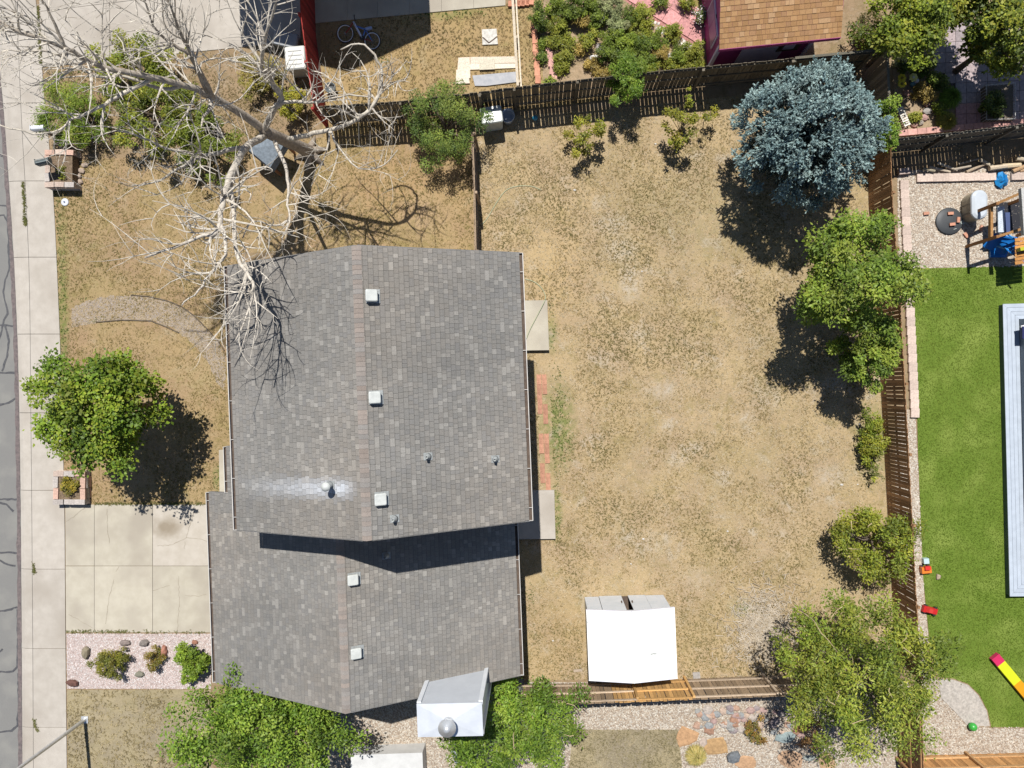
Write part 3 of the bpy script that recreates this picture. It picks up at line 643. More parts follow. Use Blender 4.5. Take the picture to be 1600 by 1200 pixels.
# ------------------------------------------------------------------ fences
def fence(name, top_px, label, ht=1.83, side=1, spacing=0.15, pw=0.135, col=(0.2,0.14,0.09), rails=3, posts=2.44, railcol=None, lean=0.0, newspan=None, newcol=None, cat='fence', dog=False, capped=False, miss=0.0, seed=0):
    """pickets along the line of the fence top; side=+1: rails and posts on the left of the running direction"""
    r = random.Random(seed+len(label))
    pts = [P(x, y, ht) for x, y in top_px]; pts = [Vector((p.x, p.y, 0)) for p in pts]
    root = thing(name, pts[0], label, cat); railcol = railcol or col
    def pick(c):
        m = MB(); t = 0.018; w2 = pw/2
        if dog: prof = [(-w2,0.03),(w2,0.03),(w2,ht-0.05),(w2-0.035,ht),(-w2+0.035,ht),(-w2,ht-0.05)]
        else: prof = [(-w2,0.03),(w2,0.03),(w2,ht),(-w2,ht)]
        n = len(prof)
        m.add([(x,-t/2,z) for x, z in prof]+[(x,t/2,z) for x, z in prof], [tuple(range(n)), tuple(range(2*n-1,n-1,-1))]+[(i,n+i,n+(i+1)%n,(i+1)%n) for i in range(n)], c)
        return mesh_of(m, 'picket', M_wood_v)
    pm = [pick(tuple(q*k for q in col)) for k in (0.85,1.0,1.15)]
    pn = pick(newcol) if newcol else None
    acc = 0.0; tot = 0.0
    for a, b in zip(pts, pts[1:]):
        d = b-a; L_ = d.length; e = d.normalized(); nrm = Vector((-e.y, e.x, 0))*side; rz = math.atan2(e.y, e.x)
        s = acc
        while s < L_:
            if r.random() >= miss:
                p = a+e*s
                isnew = newspan and newspan[0] <= tot+s <= newspan[1]
                inst(pn if isnew else r.choice(pm), 'picket', root, p+Vector((0,0,r.uniform(-0.012,0.012))), (r.uniform(-0.006,0.006), r.uniform(-0.012,0.012), rz))
            s += spacing
        acc = s-L_
        # rails by post bay, posts
        np_ = max(1, round(L_/posts))
        for k in range(np_+1):
            p = a+e*(L_*k/np_)+nrm*0.085
            lx = nrm*r.uniform(-lean, lean)+e*r.uniform(-lean, lean)
            isn = newspan and newspan[0]-0.4 <= tot+L_*k/np_ <= newspan[1]+0.4
            if k < np_ or b is pts[-1]:
                MB().beam(p, p+Vector((0,0,ht-0.02))+lx, 0.09, 0.09, newcol if isn else railcol, (e.x, e.y, 0)).build('post', M_wood_v, root)
            if k < np_:
                for q in range(rails):
                    z = 0.28+q*(ht-0.42)/(rails-1)+r.uniform(-0.02,0.02); a1 = a+e*(L_*k/np_)+nrm*0.03; b1 = a+e*(L_*(k+1)/np_)+nrm*0.03
                    isn2 = newspan and newspan[0] <= tot+L_*(k+0.5)/np_ <= newspan[1]
                    MB().beam(a1+Vector((0,0,z)), b1+Vector((0,0,z+r.uniform(-0.015,0.015))), 0.04, 0.09, newcol if isn2 else railcol).build('rail', M_wood_v, root)
        tot += L_
        if capped:
            MB().beam(a+Vector((0,0,ht+0.02)), b+Vector((0,0,ht+0.02)), 0.09, 0.025, railcol).build('cap_rail', M_wood_v, root)
    return root
GRW = (0.135,0.115,0.085)
fence('picket_fence', [(502,166),(625,158),(748,144)], 'dark weathered picket fence behind the dead tree and the dark juniper', side=-1, col=GRW, spacing=0.152, pw=0.137, seed=1, lean=0.03)
fence('picket_fence', [(750,143),(803,136),(1000,114),(1100,104),(1240,91)], 'long dark weathered picket fence between the back lawn and the flower garden', side=-1, col=GRW, spacing=0.152, pw=0.137, seed=2, lean=0.03)
fence('picket_fence', [(1242,91),(1366,79)], 'tight dark board fence behind the blue spruce', side=-1, col=(0.11,0.10,0.075), spacing=0.141, pw=0.137, seed=3, capped=True)
BRW = (0.29,0.16,0.078)
fence('picket_fence', [(1386,82),(1392,228)], 'grey capped picket fence beside the blue spruce and ornament garden', side=1, col=(0.19,0.165,0.13), spacing=0.145, pw=0.136, seed=4, capped=True)
fence('picket_fence', [(1392,230),(1394,300),(1407,475),(1414,600),(1426,822),(1433,950),(1438,1060)], 'long brown picket fence between the back lawn and the artificial turf', side=1, col=BRW, spacing=0.139, pw=0.122, seed=5)
fence('picket_fence', [(1394,217),(1480,208),(1700,182)], 'dark picket fence behind the pile of split logs', side=-1, col=(0.115,0.105,0.085), spacing=0.14, pw=0.13, seed=6, dog=True)
fence('picket_fence', [(775,1101),(910,1100),(1085,1093),(1215,1088),(1330,1084)], 'brown picket fence behind the white shed with a new orange section', side=1, col=(0.23,0.165,0.105), railcol=(0.42,0.33,0.24), spacing=0.148, pw=0.135, seed=7, newspan=(4.3,7.2), newcol=(0.48,0.285,0.11), lean=0.04)
fence('picket_fence', [(737,208),(740,300),(742,392)], 'short weathered fence running from the juniper to the house', side=1, col=(0.30,0.22,0.15), spacing=0.15, pw=0.14, seed=8)
fence('picket_fence', [(1441,1120),(1447,1330)], 'short brown board fence below the large green tree', side=-1, col=BRW, spacing=0.139, pw=0.134, seed=9)
fence('picket_fence', [(1452,1222),(1660,1217)], 'orange-brown plank fence along the south edge of the turf', side=1, col=(0.42,0.22,0.085), railcol=(0.5,0.3,0.14), spacing=0.145, pw=0.14, seed=10)
rf = fence('board_fence', [(468,-40),(470,20),(480,95),(491,168)], 'red painted board fence between the driveway and the bicycle lawn', side=-1, col=(0.26,0.028,0.022), railcol=(0.3,0.035,0.028), spacing=0.141, pw=0.139, seed=11)
# low wooden rail and timber bed of the neighbour
lr = thing('rail_fence', P(804,15), 'low bare wooden rail along the brick edged garden bed', 'rail')
a, b = P(800,-20,0.5), P(809,134,0.5)
MB().beam(a, b, 0.10, 0.05, (0.55,0.47,0.36)).build('rail', M_wood_v, lr); MB().beam(a+Vector((0.13,0,-0.12)), b+Vector((0.13,0,-0.12)), 0.06, 0.09, (0.5,0.43,0.33)).build('rail', M_wood_v, lr)
for t in (0.05, 0.5, 0.95):
    q = a.lerp(b, t); MB().box((q.x+0.06, q.y, 0.24), (0.1,0.1,0.48), 0, (0.45,0.38,0.29)).build('post', M_wood_v, lr)
tb = thing('plank_stack', P(760,110), 'pale timber planks laid in an L round a grey slab', 'planks')
def plank(pts, z, c=(0.54,0.46,0.37)): MB().prism([P(x, y, z) for x, y in pts], z-0.05, z, c).build('plank', M_wood_v, tb)
plank([(716,90),(734,89),(735,122),(714,123)], 0.06); plank([(735,89),(804,88),(805,98),(735,100)], 0.05); plank([(731,100),(806,99),(806,106),(732,109)], 0.05,(0.56,0.5,0.4)); plank([(713,109),(731,108),(734,130),(712,131)], 0.07,(0.56,0.49,0.4)); plank([(749,93),(773,92),(773,108),(749,109)], 0.11,(0.66,0.6,0.47))
solid_slab('grey_slab', [(738,118),(806,112),(807,128),(760,134),(742,134)], 0.06, 'blue-grey concrete slab between the planks and the picket fence', 'slab', mat('grey_slab', (0.30,0.31,0.33), (0.38,0.38,0.39), 5, 0.9))
st = thing('stepping_stone', P(765,58), 'square white stepping stone with a chevron mark on the dry lawn', 'paver')
stb = MB().prism([P(753,47), P(776,46), P(778,70), P(754,71)], 0, 0.06, (0.66,0.63,0.57)).build('stone', M_stone_v, st)
for q in ([(754,58),(764,67)], [(764,67),(777,57)]): strip(q, 0.05, 0.064).build('chevron', M_gin, st)

# ------------------------------------------------------------------ foliage
FOL = 1.48
def leaf_mesh(name, ctr, nrm, dr, ln, wd, col, m, parent):
    """one rhombic leaf for each row"""
    n = len(ctr)
    dr = dr - nrm*np.sum(dr*nrm, 1, keepdims=True); dr /= np.linalg.norm(dr, axis=1, keepdims=True)+1e-9
    sd_ = np.cross(nrm, dr)
    V = np.stack([ctr-dr*ln[:,None]/2, ctr+sd_*wd[:,None]/2-dr*ln[:,None]*0.05, ctr+dr*ln[:,None]/2, ctr-sd_*wd[:,None]/2-dr*ln[:,None]*0.05], 1).reshape(-1,3)
    V[:,2] = np.maximum(V[:,2], 0.01)
    return np_mesh(name, V, 4, np.arange(n*4).reshape(-1,4), np.repeat(col, 4, 0), m, parent)
def rnd_unit(rng, n):
    v = rng.normal(size=(n,3)); return v/np.linalg.norm(v, axis=1, keepdims=True)
def clumps_in(rng, c, R, k, shell=0.55, zmin=None, lobes=0):
    u = rnd_unit(rng, k); r = rng.random(k)**(1/3)*(1-shell)+shell*rng.random(k)**0.5
    a = np.arctan2(u[:,1], u[:,0]); q = rng.uniform(0, 6.28, 4)
    lob = 1+0.13*np.sin(a*3+q[0])+0.10*np.sin(a*5+q[1])+0.08*np.sin(a*8+q[2])+0.05*np.sin(a*13+q[3])
    p = np.array(c)+u*(r*lob)[:,None]*np.array(R)
    return p
def tree(name, label, cat, px, py, rpx, rpy, zc, rz, n, pal, seed, lsize=0.11, clump=0.45, k=60, aspect=1.7, group=None, base=None, upb=0.9, trunk=0.11, m=None, shell=0.55, sub='crown', stray=0.06, dead=None, limbs=9, gaps=0.0):
    """a broadleaf tree or shrub: tapered trunk, limbs to the leaf clumps, a crown of single leaves"""
    rng = np.random.default_rng(seed); rr = random.Random(seed); m = m or M_leaf
    c = P(px, py, zc); s = PM(zc); R = (rpx/s*0.93, rpy/s*0.93, rz)
    bpos = P(*base) if base else Vector((c.x, c.y, 0))
    root = thing(name, bpos, label, cat, group)
    cl = clumps_in(rng, c, R, k, shell)
    cl[:,2] = np.maximum(cl[:,2], 0.08)
    cr = clump*rng.uniform(0.6, 1.25, k)
    tone = rng.uniform(0.0, 1.0, k); bright = rng.uniform(0.62, 1.25, k)
    wts = cr**2; idx = rng.choice(k, n, p=wts/wts.sum())
    u = rnd_unit(rng, n); rad = rng.random(n)**0.45
    st_ = rng.random(n) < stray; rad[st_] *= rng.uniform(1.1, 1.6, st_.sum())
    off = u*rad[:,None]*cr[idx][:,None]; off[:,2] *= 0.7
    ctr = cl[idx]+off
    nrm = rnd_unit(rng, n); nrm[:,2] = np.abs(nrm[:,2])+upb; nrm += u*0.35; nrm /= np.linalg.norm(nrm, axis=1, keepdims=True)
    dr = u+rnd_unit(rng, n)*0.8
    ln = lsize*rng.uniform(0.45, 1.4, n); wd = ln/aspect
    pal = np.array(pal)*FOL*np.array([1.05,1.0,0.5]); t = np.clip(tone[idx]+rng.normal(0, 0.28, n), 0, 0.999)*(len(pal)-1)
    i0 = t.astype(int); f = (t-i0)[:,None]; col = pal[i0]*(1-f)+pal[np.minimum(i0+1, len(pal)-1)]*f
    col = col*(bright[idx]*rng.uniform(0.85, 1.15, n))[:,None]
    leaf_mesh(sub, ctr, nrm, dr, ln, wd, col, m, root)
    # trunk and limbs
    tk = MB(); fork = Vector((bpos.x*0.6+c.x*0.4, bpos.y*0.6+c.y*0.4, max(0.15, (zc-rz*0.55))))
    j = lambda q: Vector((rr.uniform(-q,q), rr.uniform(-q,q), 0))
    tk.tube([bpos-Vector((0,0,0.05)), bpos.lerp(fork, 0.4)+j(0.05), fork], [trunk*1.35, trunk, trunk*0.8], 8)
    tk.build('trunk', M_bark, root, True)
    if limbs:
        lb = MB()
        for q in rr.sample(range(k), min(limbs, k)):
            e = Vector(cl[q]); mid = fork.lerp(e, 0.5)+Vector((rr.uniform(-.2,.2), rr.uniform(-.2,.2), 0.12*rz))*R[0]*0.35
            lb.tube([fork, mid, e, e+(e-mid)*0.25], [trunk*0.6, trunk*0.36, trunk*0.18, trunk*0.06], 5)
        lb.build('limbs', M_bark, root, True)
    if dead:
        for _ in range(dead):
            db = MB()
            e = Vector(cl[rr.randrange(k)])+Vector((0,0,cr.max()*0.8)); d2 = Vector((rr.uniform(-1,1), rr.uniform(-1,1), rr.uniform(-.1,.2)))
            pts = [e, e+d2*0.25+j(0.1), e+d2*0.55+j(0.1)]
            db.tube(pts, [0.016,0.012,0.005], 4, (0.9,0.75,0.5))
            db.build('dead_twig', M_deadwood, root)
    return root
# palettes: real leaf albedos
MAPLE = [(0.055,0.10,0.016),(0.085,0.145,0.022),(0.115,0.175,0.028),(0.15,0.185,0.035)]
FRESH = [(0.055,0.105,0.02),(0.09,0.16,0.03),(0.125,0.2,0.04),(0.16,0.22,0.055)]
OLIVE = [(0.075,0.105,0.022),(0.115,0.15,0.03),(0.16,0.185,0.038),(0.205,0.21,0.048)]
YELL = [(0.10,0.12,0.025),(0.145,0.165,0.033),(0.18,0.19,0.04),(0.21,0.19,0.05)]
JUNI = [(0.04,0.07,0.028),(0.06,0.10,0.034),(0.085,0.13,0.04),(0.12,0.15,0.05)]
DARKL = [(0.025,0.045,0.014),(0.045,0.075,0.02),(0.07,0.10,0.026),(0.12,0.14,0.034)]
tree('maple_tree', 'bright green young maple beside the sidewalk, shading the driveway corner', 'tree', 150, 640, 106, 106, 3.6, 1.6, 17000, MAPLE, 21, 0.12, 0.46, 150, 1.35, trunk=0.13, stray=0.13, shell=0.35)
tree('leafy_tree', 'dense bright green tree overhanging the south end of the garage roof', 'tree', 418, 1124, 158, 112, 2.9, 1.6, 30000, FRESH, 22, 0.11, 0.52, 190, 1.8, trunk=0.13)
tree('leafy_tree', 'feathery bright green tree beside the chimney, over the side yard', 'tree', 786, 1134, 138, 92, 2.3, 1.2, 18000, FRESH, 23, 0.12, 0.42, 130, 2.6, trunk=0.10, dead=8)
tree('leafy_tree', 'broad olive green tree where the bottom fence meets the turf fence', 'tree', 1356, 1052, 152, 134, 3.4, 1.7, 27000, [(0.08,0.12,0.028),(0.115,0.16,0.035),(0.155,0.195,0.046),(0.2,0.215,0.06)], 24, 0.115, 0.46, 150, 2.6, trunk=0.14, dead=16, shell=0.4, stray=0.12)
tree('leafy_tree', 'tall leafy green tree hanging over the brown fence towards the gravel', 'tree', 1335, 430, 104, 98, 3.7, 1.8, 20000, [(0.06,0.10,0.024),(0.09,0.145,0.032),(0.125,0.185,0.042),(0.16,0.2,0.055)], 25, 0.12, 0.45, 105, 2.0, trunk=0.12, shell=0.4, stray=0.12)
tree('shrub', 'rounded green shrub against the brown fence below the leafy tree', 'shrub', 1352, 545, 54, 74, 2.5, 1.3, 11000, [(0.06,0.10,0.024),(0.09,0.145,0.032),(0.125,0.185,0.042),(0.16,0.2,0.055)], 26, 0.105, 0.34, 40, 1.9, trunk=0.05)
tree('shrub', 'loose green bush with purple brown lower leaves against the brown fence', 'shrub', 1372, 848, 68, 66, 1.5, 0.95, 9000, OLIVE, 27, 0.10, 0.34, 70, 2.2, trunk=0.06, dead=4, shell=0.4, stray=0.14)
tree('juniper', 'dark green spreading juniper over the fence corner beside the plastic bin', 'juniper', 695, 196, 68, 72, 1.5, 1.0, 13000, JUNI, 28, 0.085, 0.3, 80, 3.0, trunk=0.08, m=M_needle, shell=0.45)
tree('shrub', 'fresh green ferny shrub leaning over the dark picket fence', 'shrub', 979, 128, 35, 46, 1.6, 0.8, 5000, FRESH, 29, 0.11, 0.25, 30, 3.6, trunk=0.04)
tree('shrub', 'sparse yellow-green shrub with a lacy shadow on the back lawn', 'shrub', 913, 212, 38, 38, 0.95, 0.6, 1700, YELL, 30, 0.085, 0.2, 22, 1.8, trunk=0.03, shell=0.6, stray=0.15)
tree('sapling', 'upright yellow-green sapling with a thin trunk on the back lawn', 'sapling', 1066, 200, 30, 34, 1.3, 0.75, 1500, YELL, 31, 0.085, 0.2, 20, 1.8, trunk=0.025, shell=0.5, stray=0.15)
tree('sapling', 'small wispy sapling between the spruce and the dark fence', 'sapling', 1108, 178, 16, 20, 0.9, 0.4, 350, YELL, 32, 0.075, 0.14, 9, 1.8, trunk=0.015)
tree('sapling', 'slim leafy shoot standing against the dark picket fence', 'sapling', 1074, 150, 9, 20, 1.3, 0.4, 330, OLIVE, 33, 0.075, 0.13, 9, 1.8, trunk=0.012)
tree('shrub', 'bright green bush squeezed between the blue spruce and the capped fence', 'shrub', 1380, 195, 24, 46, 1.6, 0.9, 4500, FRESH, 34, 0.085, 0.25, 34, 2.0, trunk=0.05)
tree('shrub', 'straggly green undergrowth along the foot of the brown fence', 'shrub', 1362, 690, 22, 62, 0.5, 0.38, 3600, OLIVE, 35, 0.085, 0.2, 50, 2.0, trunk=0.03, shell=0.3, stray=0.2)
# blue spruce: a dome of needle tufts
def spruce():
    rng = np.random.default_rng(41); c = P(1260, 212, 2.9); s = PM(2.9)
    root = thing('blue_spruce', (c.x, c.y, 0), 'dense rounded blue spruce in the back corner of the lawn', 'spruce')
    kb = 400; u = rnd_unit(rng, kb); u[:,2] = np.where(u[:,2] < -0.5, -u[:,2], u[:,2])
    ang = np.arctan2(u[:,1], u[:,0]); lob = 1+0.05*np.sin(ang*5+1)+0.05*np.sin(ang*9+2)+0.05*np.sin(u[:,2]*7+ang*2)
    Rr = np.array([104/s, 98/s, 2.35]); r = rng.uniform(0.84, 1.0, kb)*lob
    bough = np.array([c.x, c.y, 2.75])+u*r[:,None]*Rr; bough[:,2] = np.maximum(bough[:,2], 0.15)
    out = u*np.array([1,1,0.7])+np.array([0,0,0.2]); out /= np.linalg.norm(out, axis=1, keepdims=True)
    bc = np.array([(0.215,0.315,0.315),(0.275,0.38,0.37),(0.34,0.45,0.43)])[rng.integers(0,3,kb)]*rng.uniform(0.8,1.15,(kb,1))
    V, N_, D, L_, W_, Cc = [], [], [], [], [], []
    for q in range(15):                                   # shoots fanning out from each bough
        sh = out+rnd_unit(rng, kb)*0.95; sh /= np.linalg.norm(sh, axis=1, keepdims=True); ln = rng.uniform(0.12, 0.26, kb)
        st_ = bough+rnd_unit(rng, kb)*0.15
        for t in np.linspace(0.1, 1.0, 6):
            for w_ in range(3):                           # needles round the shoot
                p = st_+sh*(ln*t)[:,None]; d = sh*0.7+rnd_unit(rng, kb); n_ = rnd_unit(rng, kb)+sh*0.2+np.array([0,0,0.7])
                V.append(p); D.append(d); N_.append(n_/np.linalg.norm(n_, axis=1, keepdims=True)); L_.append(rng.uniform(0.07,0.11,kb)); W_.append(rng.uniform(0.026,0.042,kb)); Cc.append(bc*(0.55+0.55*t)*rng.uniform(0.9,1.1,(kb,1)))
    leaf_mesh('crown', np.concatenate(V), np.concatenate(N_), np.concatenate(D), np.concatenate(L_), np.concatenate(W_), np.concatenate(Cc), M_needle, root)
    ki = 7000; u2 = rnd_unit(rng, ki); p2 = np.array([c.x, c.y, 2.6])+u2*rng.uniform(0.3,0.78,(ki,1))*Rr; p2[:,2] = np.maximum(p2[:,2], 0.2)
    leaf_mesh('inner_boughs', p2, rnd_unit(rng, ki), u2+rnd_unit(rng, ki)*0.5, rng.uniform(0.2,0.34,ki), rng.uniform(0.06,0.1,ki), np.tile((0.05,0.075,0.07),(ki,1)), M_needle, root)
    MB().tube([(c.x,c.y,-0.05),(c.x,c.y,2.5),(c.x+0.05,c.y,4.9)], [0.17,0.12,0.03], 8).build('trunk', M_bark, root, True)
spruce()
# front evergreens and shrubs under the dead tree
tree('juniper', 'bright green juniper spilling over the sidewalk beside the mailboxes', 'juniper', 112, 178, 66, 66, 0.9, 0.7, 13000, [(0.06,0.10,0.02),(0.09,0.145,0.025),(0.115,0.175,0.03),(0.13,0.15,0.035)], 51, 0.09, 0.3, 60, 3.4, trunk=0.07, m=M_needle)
tree('shrub', 'olive leafy shrub at the edge of the neighbouring driveway', 'shrub', 212, 92, 92, 44, 1.1, 0.8, 8000, OLIVE, 52, 0.09, 0.28, 55, 1.9, trunk=0.06, stray=0.12)
tree('shrub', 'wide olive green shrub under the middle of the dead tree', 'shrub', 240, 178, 100, 72, 1.0, 0.8, 12500, OLIVE, 53, 0.09, 0.3, 80, 1.9, trunk=0.07, stray=0.1)
tree('shrub', 'dark green shrub under the lower limbs of the dead tree', 'shrub', 322, 222, 76, 70, 0.9, 0.7, 7500, [(0.06,0.09,0.02),(0.095,0.13,0.028),(0.14,0.165,0.035)], 54, 0.085, 0.28, 56, 1.9, trunk=0.06, stray=0.12)
tree('shrub', 'yellow-green shrub at the foot of the red fence', 'shrub', 455, 158, 26, 30, 0.7, 0.5, 2600, [(0.14,0.16,0.03),(0.2,0.2,0.035),(0.26,0.23,0.05)], 55, 0.08, 0.2, 24, 1.7, trunk=0.03)
tree('shrub', 'dry olive shrub between the driveway slabs and the dead tree', 'shrub', 405, 118, 45, 34, 0.6, 0.45, 3000, [(0.13,0.13,0.045),(0.19,0.17,0.06),(0.24,0.2,0.09)], 56, 0.08, 0.22, 34, 2.0, trunk=0.03, stray=0.15)
# gravel bed beside the driveway
tree('shrub', 'low olive bush in the pink gravel bed', 'shrub', 172, 1034, 36, 30, 0.4, 0.36, 3600, [(0.08,0.095,0.025),(0.12,0.125,0.032),(0.17,0.155,0.05)], 57, 0.075, 0.2, 34, 2.2, trunk=0.03)
tree('shrub', 'small russet and green bush among the rocks of the gravel bed', 'shrub', 243, 1030, 18, 22, 0.35, 0.3, 1300, [(0.10,0.11,0.03),(0.15,0.13,0.04),(0.2,0.14,0.06)], 58, 0.07, 0.16, 18, 2.0, trunk=0.02)
tree('shrub', 'rounded fresh green bush in the gravel bed against the garage', 'shrub', 299, 1036, 34, 36, 0.55, 0.45, 4200, [(0.08,0.14,0.025),(0.125,0.19,0.035),(0.16,0.23,0.045)], 59, 0.085, 0.2, 36, 1.6, trunk=0.03)
# top right garden trees
tree('leafy_tree', 'mixed green tree between the purple shed and the paved garden', 'tree', 1418, 44, 66, 58, 2.8, 1.4, 10000, [(0.06,0.09,0.018),(0.105,0.145,0.026),(0.15,0.195,0.035),(0.19,0.205,0.04)], 60, 0.12, 0.4, 70, 1.8, trunk=0.09, shell=0.4, stray=0.14)
tree('leafy_tree', 'dark green tree shading the paved garden', 'tree', 1572, 52, 52, 62, 3.0, 1.4, 8500, [(0.04,0.065,0.016),(0.07,0.10,0.024),(0.12,0.15,0.034),(0.2,0.21,0.04)], 61, 0.13, 0.42, 70, 1.6, trunk=0.10, stray=0.12)
tree('leafy_tree', 'deep green tree standing over the north end of the paved garden', 'tree', 1505, -12, 52, 46, 2.6, 1.3, 7000, OLIVE, 62, 0.13, 0.45, 70, 1.6, trunk=0.10, stray=0.12)
tree('leafy_tree', 'tall tree beyond the paved garden that dapples its paving with shade', 'tree', 1705, -30, 95, 75, 4.2, 1.6, 9000, DARKL, 65, 0.14, 0.4, 80, 1.6, trunk=0.11, stray=0.12)
tree('shrub', 'grey brown twiggy shrub behind the purple shed', 'shrub', 1352, 52, 34, 44, 0.9, 0.7, 3200, [(0.05,0.05,0.03),(0.09,0.08,0.05),(0.13,0.1,0.07)], 63, 0.085, 0.25, 34, 2.4, trunk=0.03)
tree('shrub', 'silver grey shrub drooping over the fence corner', 'shrub', 1388, 72, 22, 26, 1.7, 0.5, 1500, [(0.13,0.14,0.13),(0.2,0.21,0.2),(0.26,0.27,0.26)], 64, 0.09, 0.2, 20, 3.0, trunk=0.03)
# ------------------------------------------------------------------ the dead tree
def dead_tree():
    rr = random.Random(77)
    b = P(486, 240); root = thing('dead_tree', b, 'large bare dead tree spreading pale branches over the front yard', 'tree')
    ctr = P(414, 205, 3.5)
    mb = MB(); mb.tube([b-Vector((0,0,0.1)), b+Vector((0,0,0.25)), b.lerp(ctr, 0.35)+Vector((0.05,0.02,0)), b.lerp(ctr, 0.75), ctr, ctr+Vector((-0.15,0.1,0.35))], [0.34,0.27,0.22,0.21,0.2,0.09], 12, (0.62,0.56,0.5))
    for k in range(6):
        a_ = k*1.05+0.3; e_ = Vector((math.cos(a_), math.sin(a_), 0)); mb.tube([b+Vector((0,0,0.35)), b+e_*0.32+Vector((0,0,0.12)), b+e_*0.7+Vector((0,0,-0.04))], [0.2,0.14,0.05], 7, (0.6,0.54,0.48))
    mb.build('trunk', M_deadwood, root, True)
    limbs = [
      ([(420,208,3.2),(382,181,4.5),(332,152,6),(288,132,7),(188,112,8.5),(137,95,9.2),(100,75,9.8),(32,50,10.5),(-12,28,11)], 0.155, (0.8,0.75,0.69)),
      ([(332,152,6),(320,125,6.8),(296,85,7.8),(272,72,8.2),(240,40,9),(223,-10,9.8)], 0.09, (0.75,0.7,0.64)),
      ([(325,146,6.2),(298,85,8),(282,50,9),(260,-8,10)], 0.085, (0.7,0.66,0.6)),
      ([(410,207,3.4),(428,172,4.6),(440,158,5),(433,140,5.4),(418,118,6),(408,98,6.5),(414,58,7.5),(430,10,8.3),(437,-22,9)], 0.12, (0.95,0.92,0.86)),
      ([(440,160,5),(470,160,5.3),(505,157,5.6),(545,149,6),(575,150,6.2)], 0.065, (1,0.97,0.9)),
      ([(452,217,3.0),(480,211,3.6),(515,203,4),(550,190,4.5),(575,175,4.8),(592,150,5),(596,112,5.2),(585,86,5.4),(560,68,5.6),(532,78,5.6)], 0.095, (1,0.97,0.9)),
      ([(412,212,3.4),(385,232,4.8),(370,256,6.1),(355,290,7.4),(347,320,8.1),(343,350,8.6),(335,365,8.7),(312,371,8.8),(270,386,8.9),(226,402,9)], 0.135, (0.98,0.95,0.9)),
      ([(343,350,8.6),(352,372,8.7),(352,398,8.8),(336,420,8.9),(320,440,8.9),(305,460,9),(282,476,9.1)], 0.065, (1.08,1.05,1)),
      ([(388,229,4.1),(342,238,5),(312,245,5.5),(276,265,6),(250,283,6.4),(205,289,6.8)], 0.085, (1.02,1,0.94)),
      ([(430,222,3.3),(444,258,4),(449,290,4.5),(450,320,5),(452,348,5.5),(440,372,6)], 0.075, (1,0.97,0.92)),
      ([(366,262,6.3),(362,300,7.2),(366,350,8.0),(372,400,8.5),(390,432,8.7),(396,455,8.8),(386,490,9.0),(368,532,9.2)], 0.085, (1.05,1.02,0.97)),
      ([(326,150,6.1),(330,166,6.2),(319,182,6.6),(314,200,7.0)], 0.09, (1,0.96,0.9)),
      ([(240,122,7.7),(190,147,8.2),(163,163,8.4),(130,180,8.6),(110,188,8.7),(95,202,8.8),(50,208,9),(0,195,9.2)], 0.06, (1.1,1.07,0.98)),
      ([(288,132,7),(250,140,7.4),(200,120,8),(150,118,8.5),(90,85,9),(50,79,9.3),(0,80,9.6)], 0.06, (0.95,0.92,0.86)),
      ([(100,75,9.8),(85,40,10.2),(72,10,10.5),(58,-12,10.8)], 0.05, (0.7,0.66,0.6)),
      ([(300,240,5.7),(330,240,5.2),(260,232,6.4),(222,215,7),(180,205,7.5)][:1]+[(260,232,6.4),(222,215,7),(180,205,7.5),(140,215,7.9)], 0.045, (1.05,1.02,0.95)),
      ([(452,345,5.4),(430,352,5.8),(395,345,6.4),(380,372,6.9)], 0.04, (1.08,1.05,1)),
      ([(515,203,4),(530,230,4.3),(560,262,4.6),(600,258,4.8),(622,235,5)], 0.04, (1,0.98,0.92)),
    ]
    tw = MB(); cnt = [0]
    def grow(p, d, L_, r, lev):
        n = 5; pts = [p]; q = Vector(p); dd = Vector(d).normalized(); bend = Vector((rr.uniform(-1,1), rr.uniform(-1,1), rr.uniform(-0.5,0.8)))*0.3
        for _ in range(n):
            dd = (dd+bend+Vector((rr.uniform(-1,1), rr.uniform(-1,1), rr.uniform(-1,1)))*0.10).normalized(); q = q+dd*L_/n; pts.append(q.copy())
        k = rr.uniform(1.0, 1.3); cnt[0] += 1
        tw.tube(pts, [r*(1-0.8*i/n) for i in range(n+1)], 4 if lev > 1 else 5, (k, k*0.98, k*0.93), cap=False)
        if lev < 3:
            for _ in range(rr.randint(2, 4) if lev == 1 else rr.randint(0, 2)):
                i = rr.randint(1, n-1); t = pts[i]; dv = (pts[i+1]-pts[i]).normalized()
                sv = Vector((rr.uniform(-1,1), rr.uniform(-1,1), rr.uniform(-0.35,0.7))).normalized()
                grow(t, dv*0.75+sv*0.85, L_*rr.uniform(0.45,0.7), r*0.6, lev+1)
    for pts, r0, c in limbs:
        w_ = [P(*q) for q in pts]; sm = []
        for i in range(len(w_)-1):                         # smooth the run of the limb
            p0 = w_[max(i-1,0)]; p1 = w_[i]; p2 = w_[i+1]; p3 = w_[min(i+2,len(w_)-1)]
            for t in (0, 0.33, 0.67):
                sm.append(0.5*((2*p1)+(p2-p0)*t+(2*p0-5*p1+4*p2-p3)*t*t+(3*p1-p0-3*p2+p3)*t*t*t))
        sm.append(w_[-1]); n = len(sm)
        sm = [sm[0]]+[q+Vector((rr.uniform(-1,1), rr.uniform(-1,1), rr.uniform(-1,1)))*0.03 for q in sm[1:]]
        rad = [r0*(1-0.86*(i/(n-1))**0.75)+0.008 for i in range(n)]
        m = MB(); m.tube(sm, rad, 8 if r0 > 0.08 else 6, c); m.build('limb', M_deadwood, root, True)
        tot = sum((sm[i+1]-sm[i]).length for i in range(n-1))
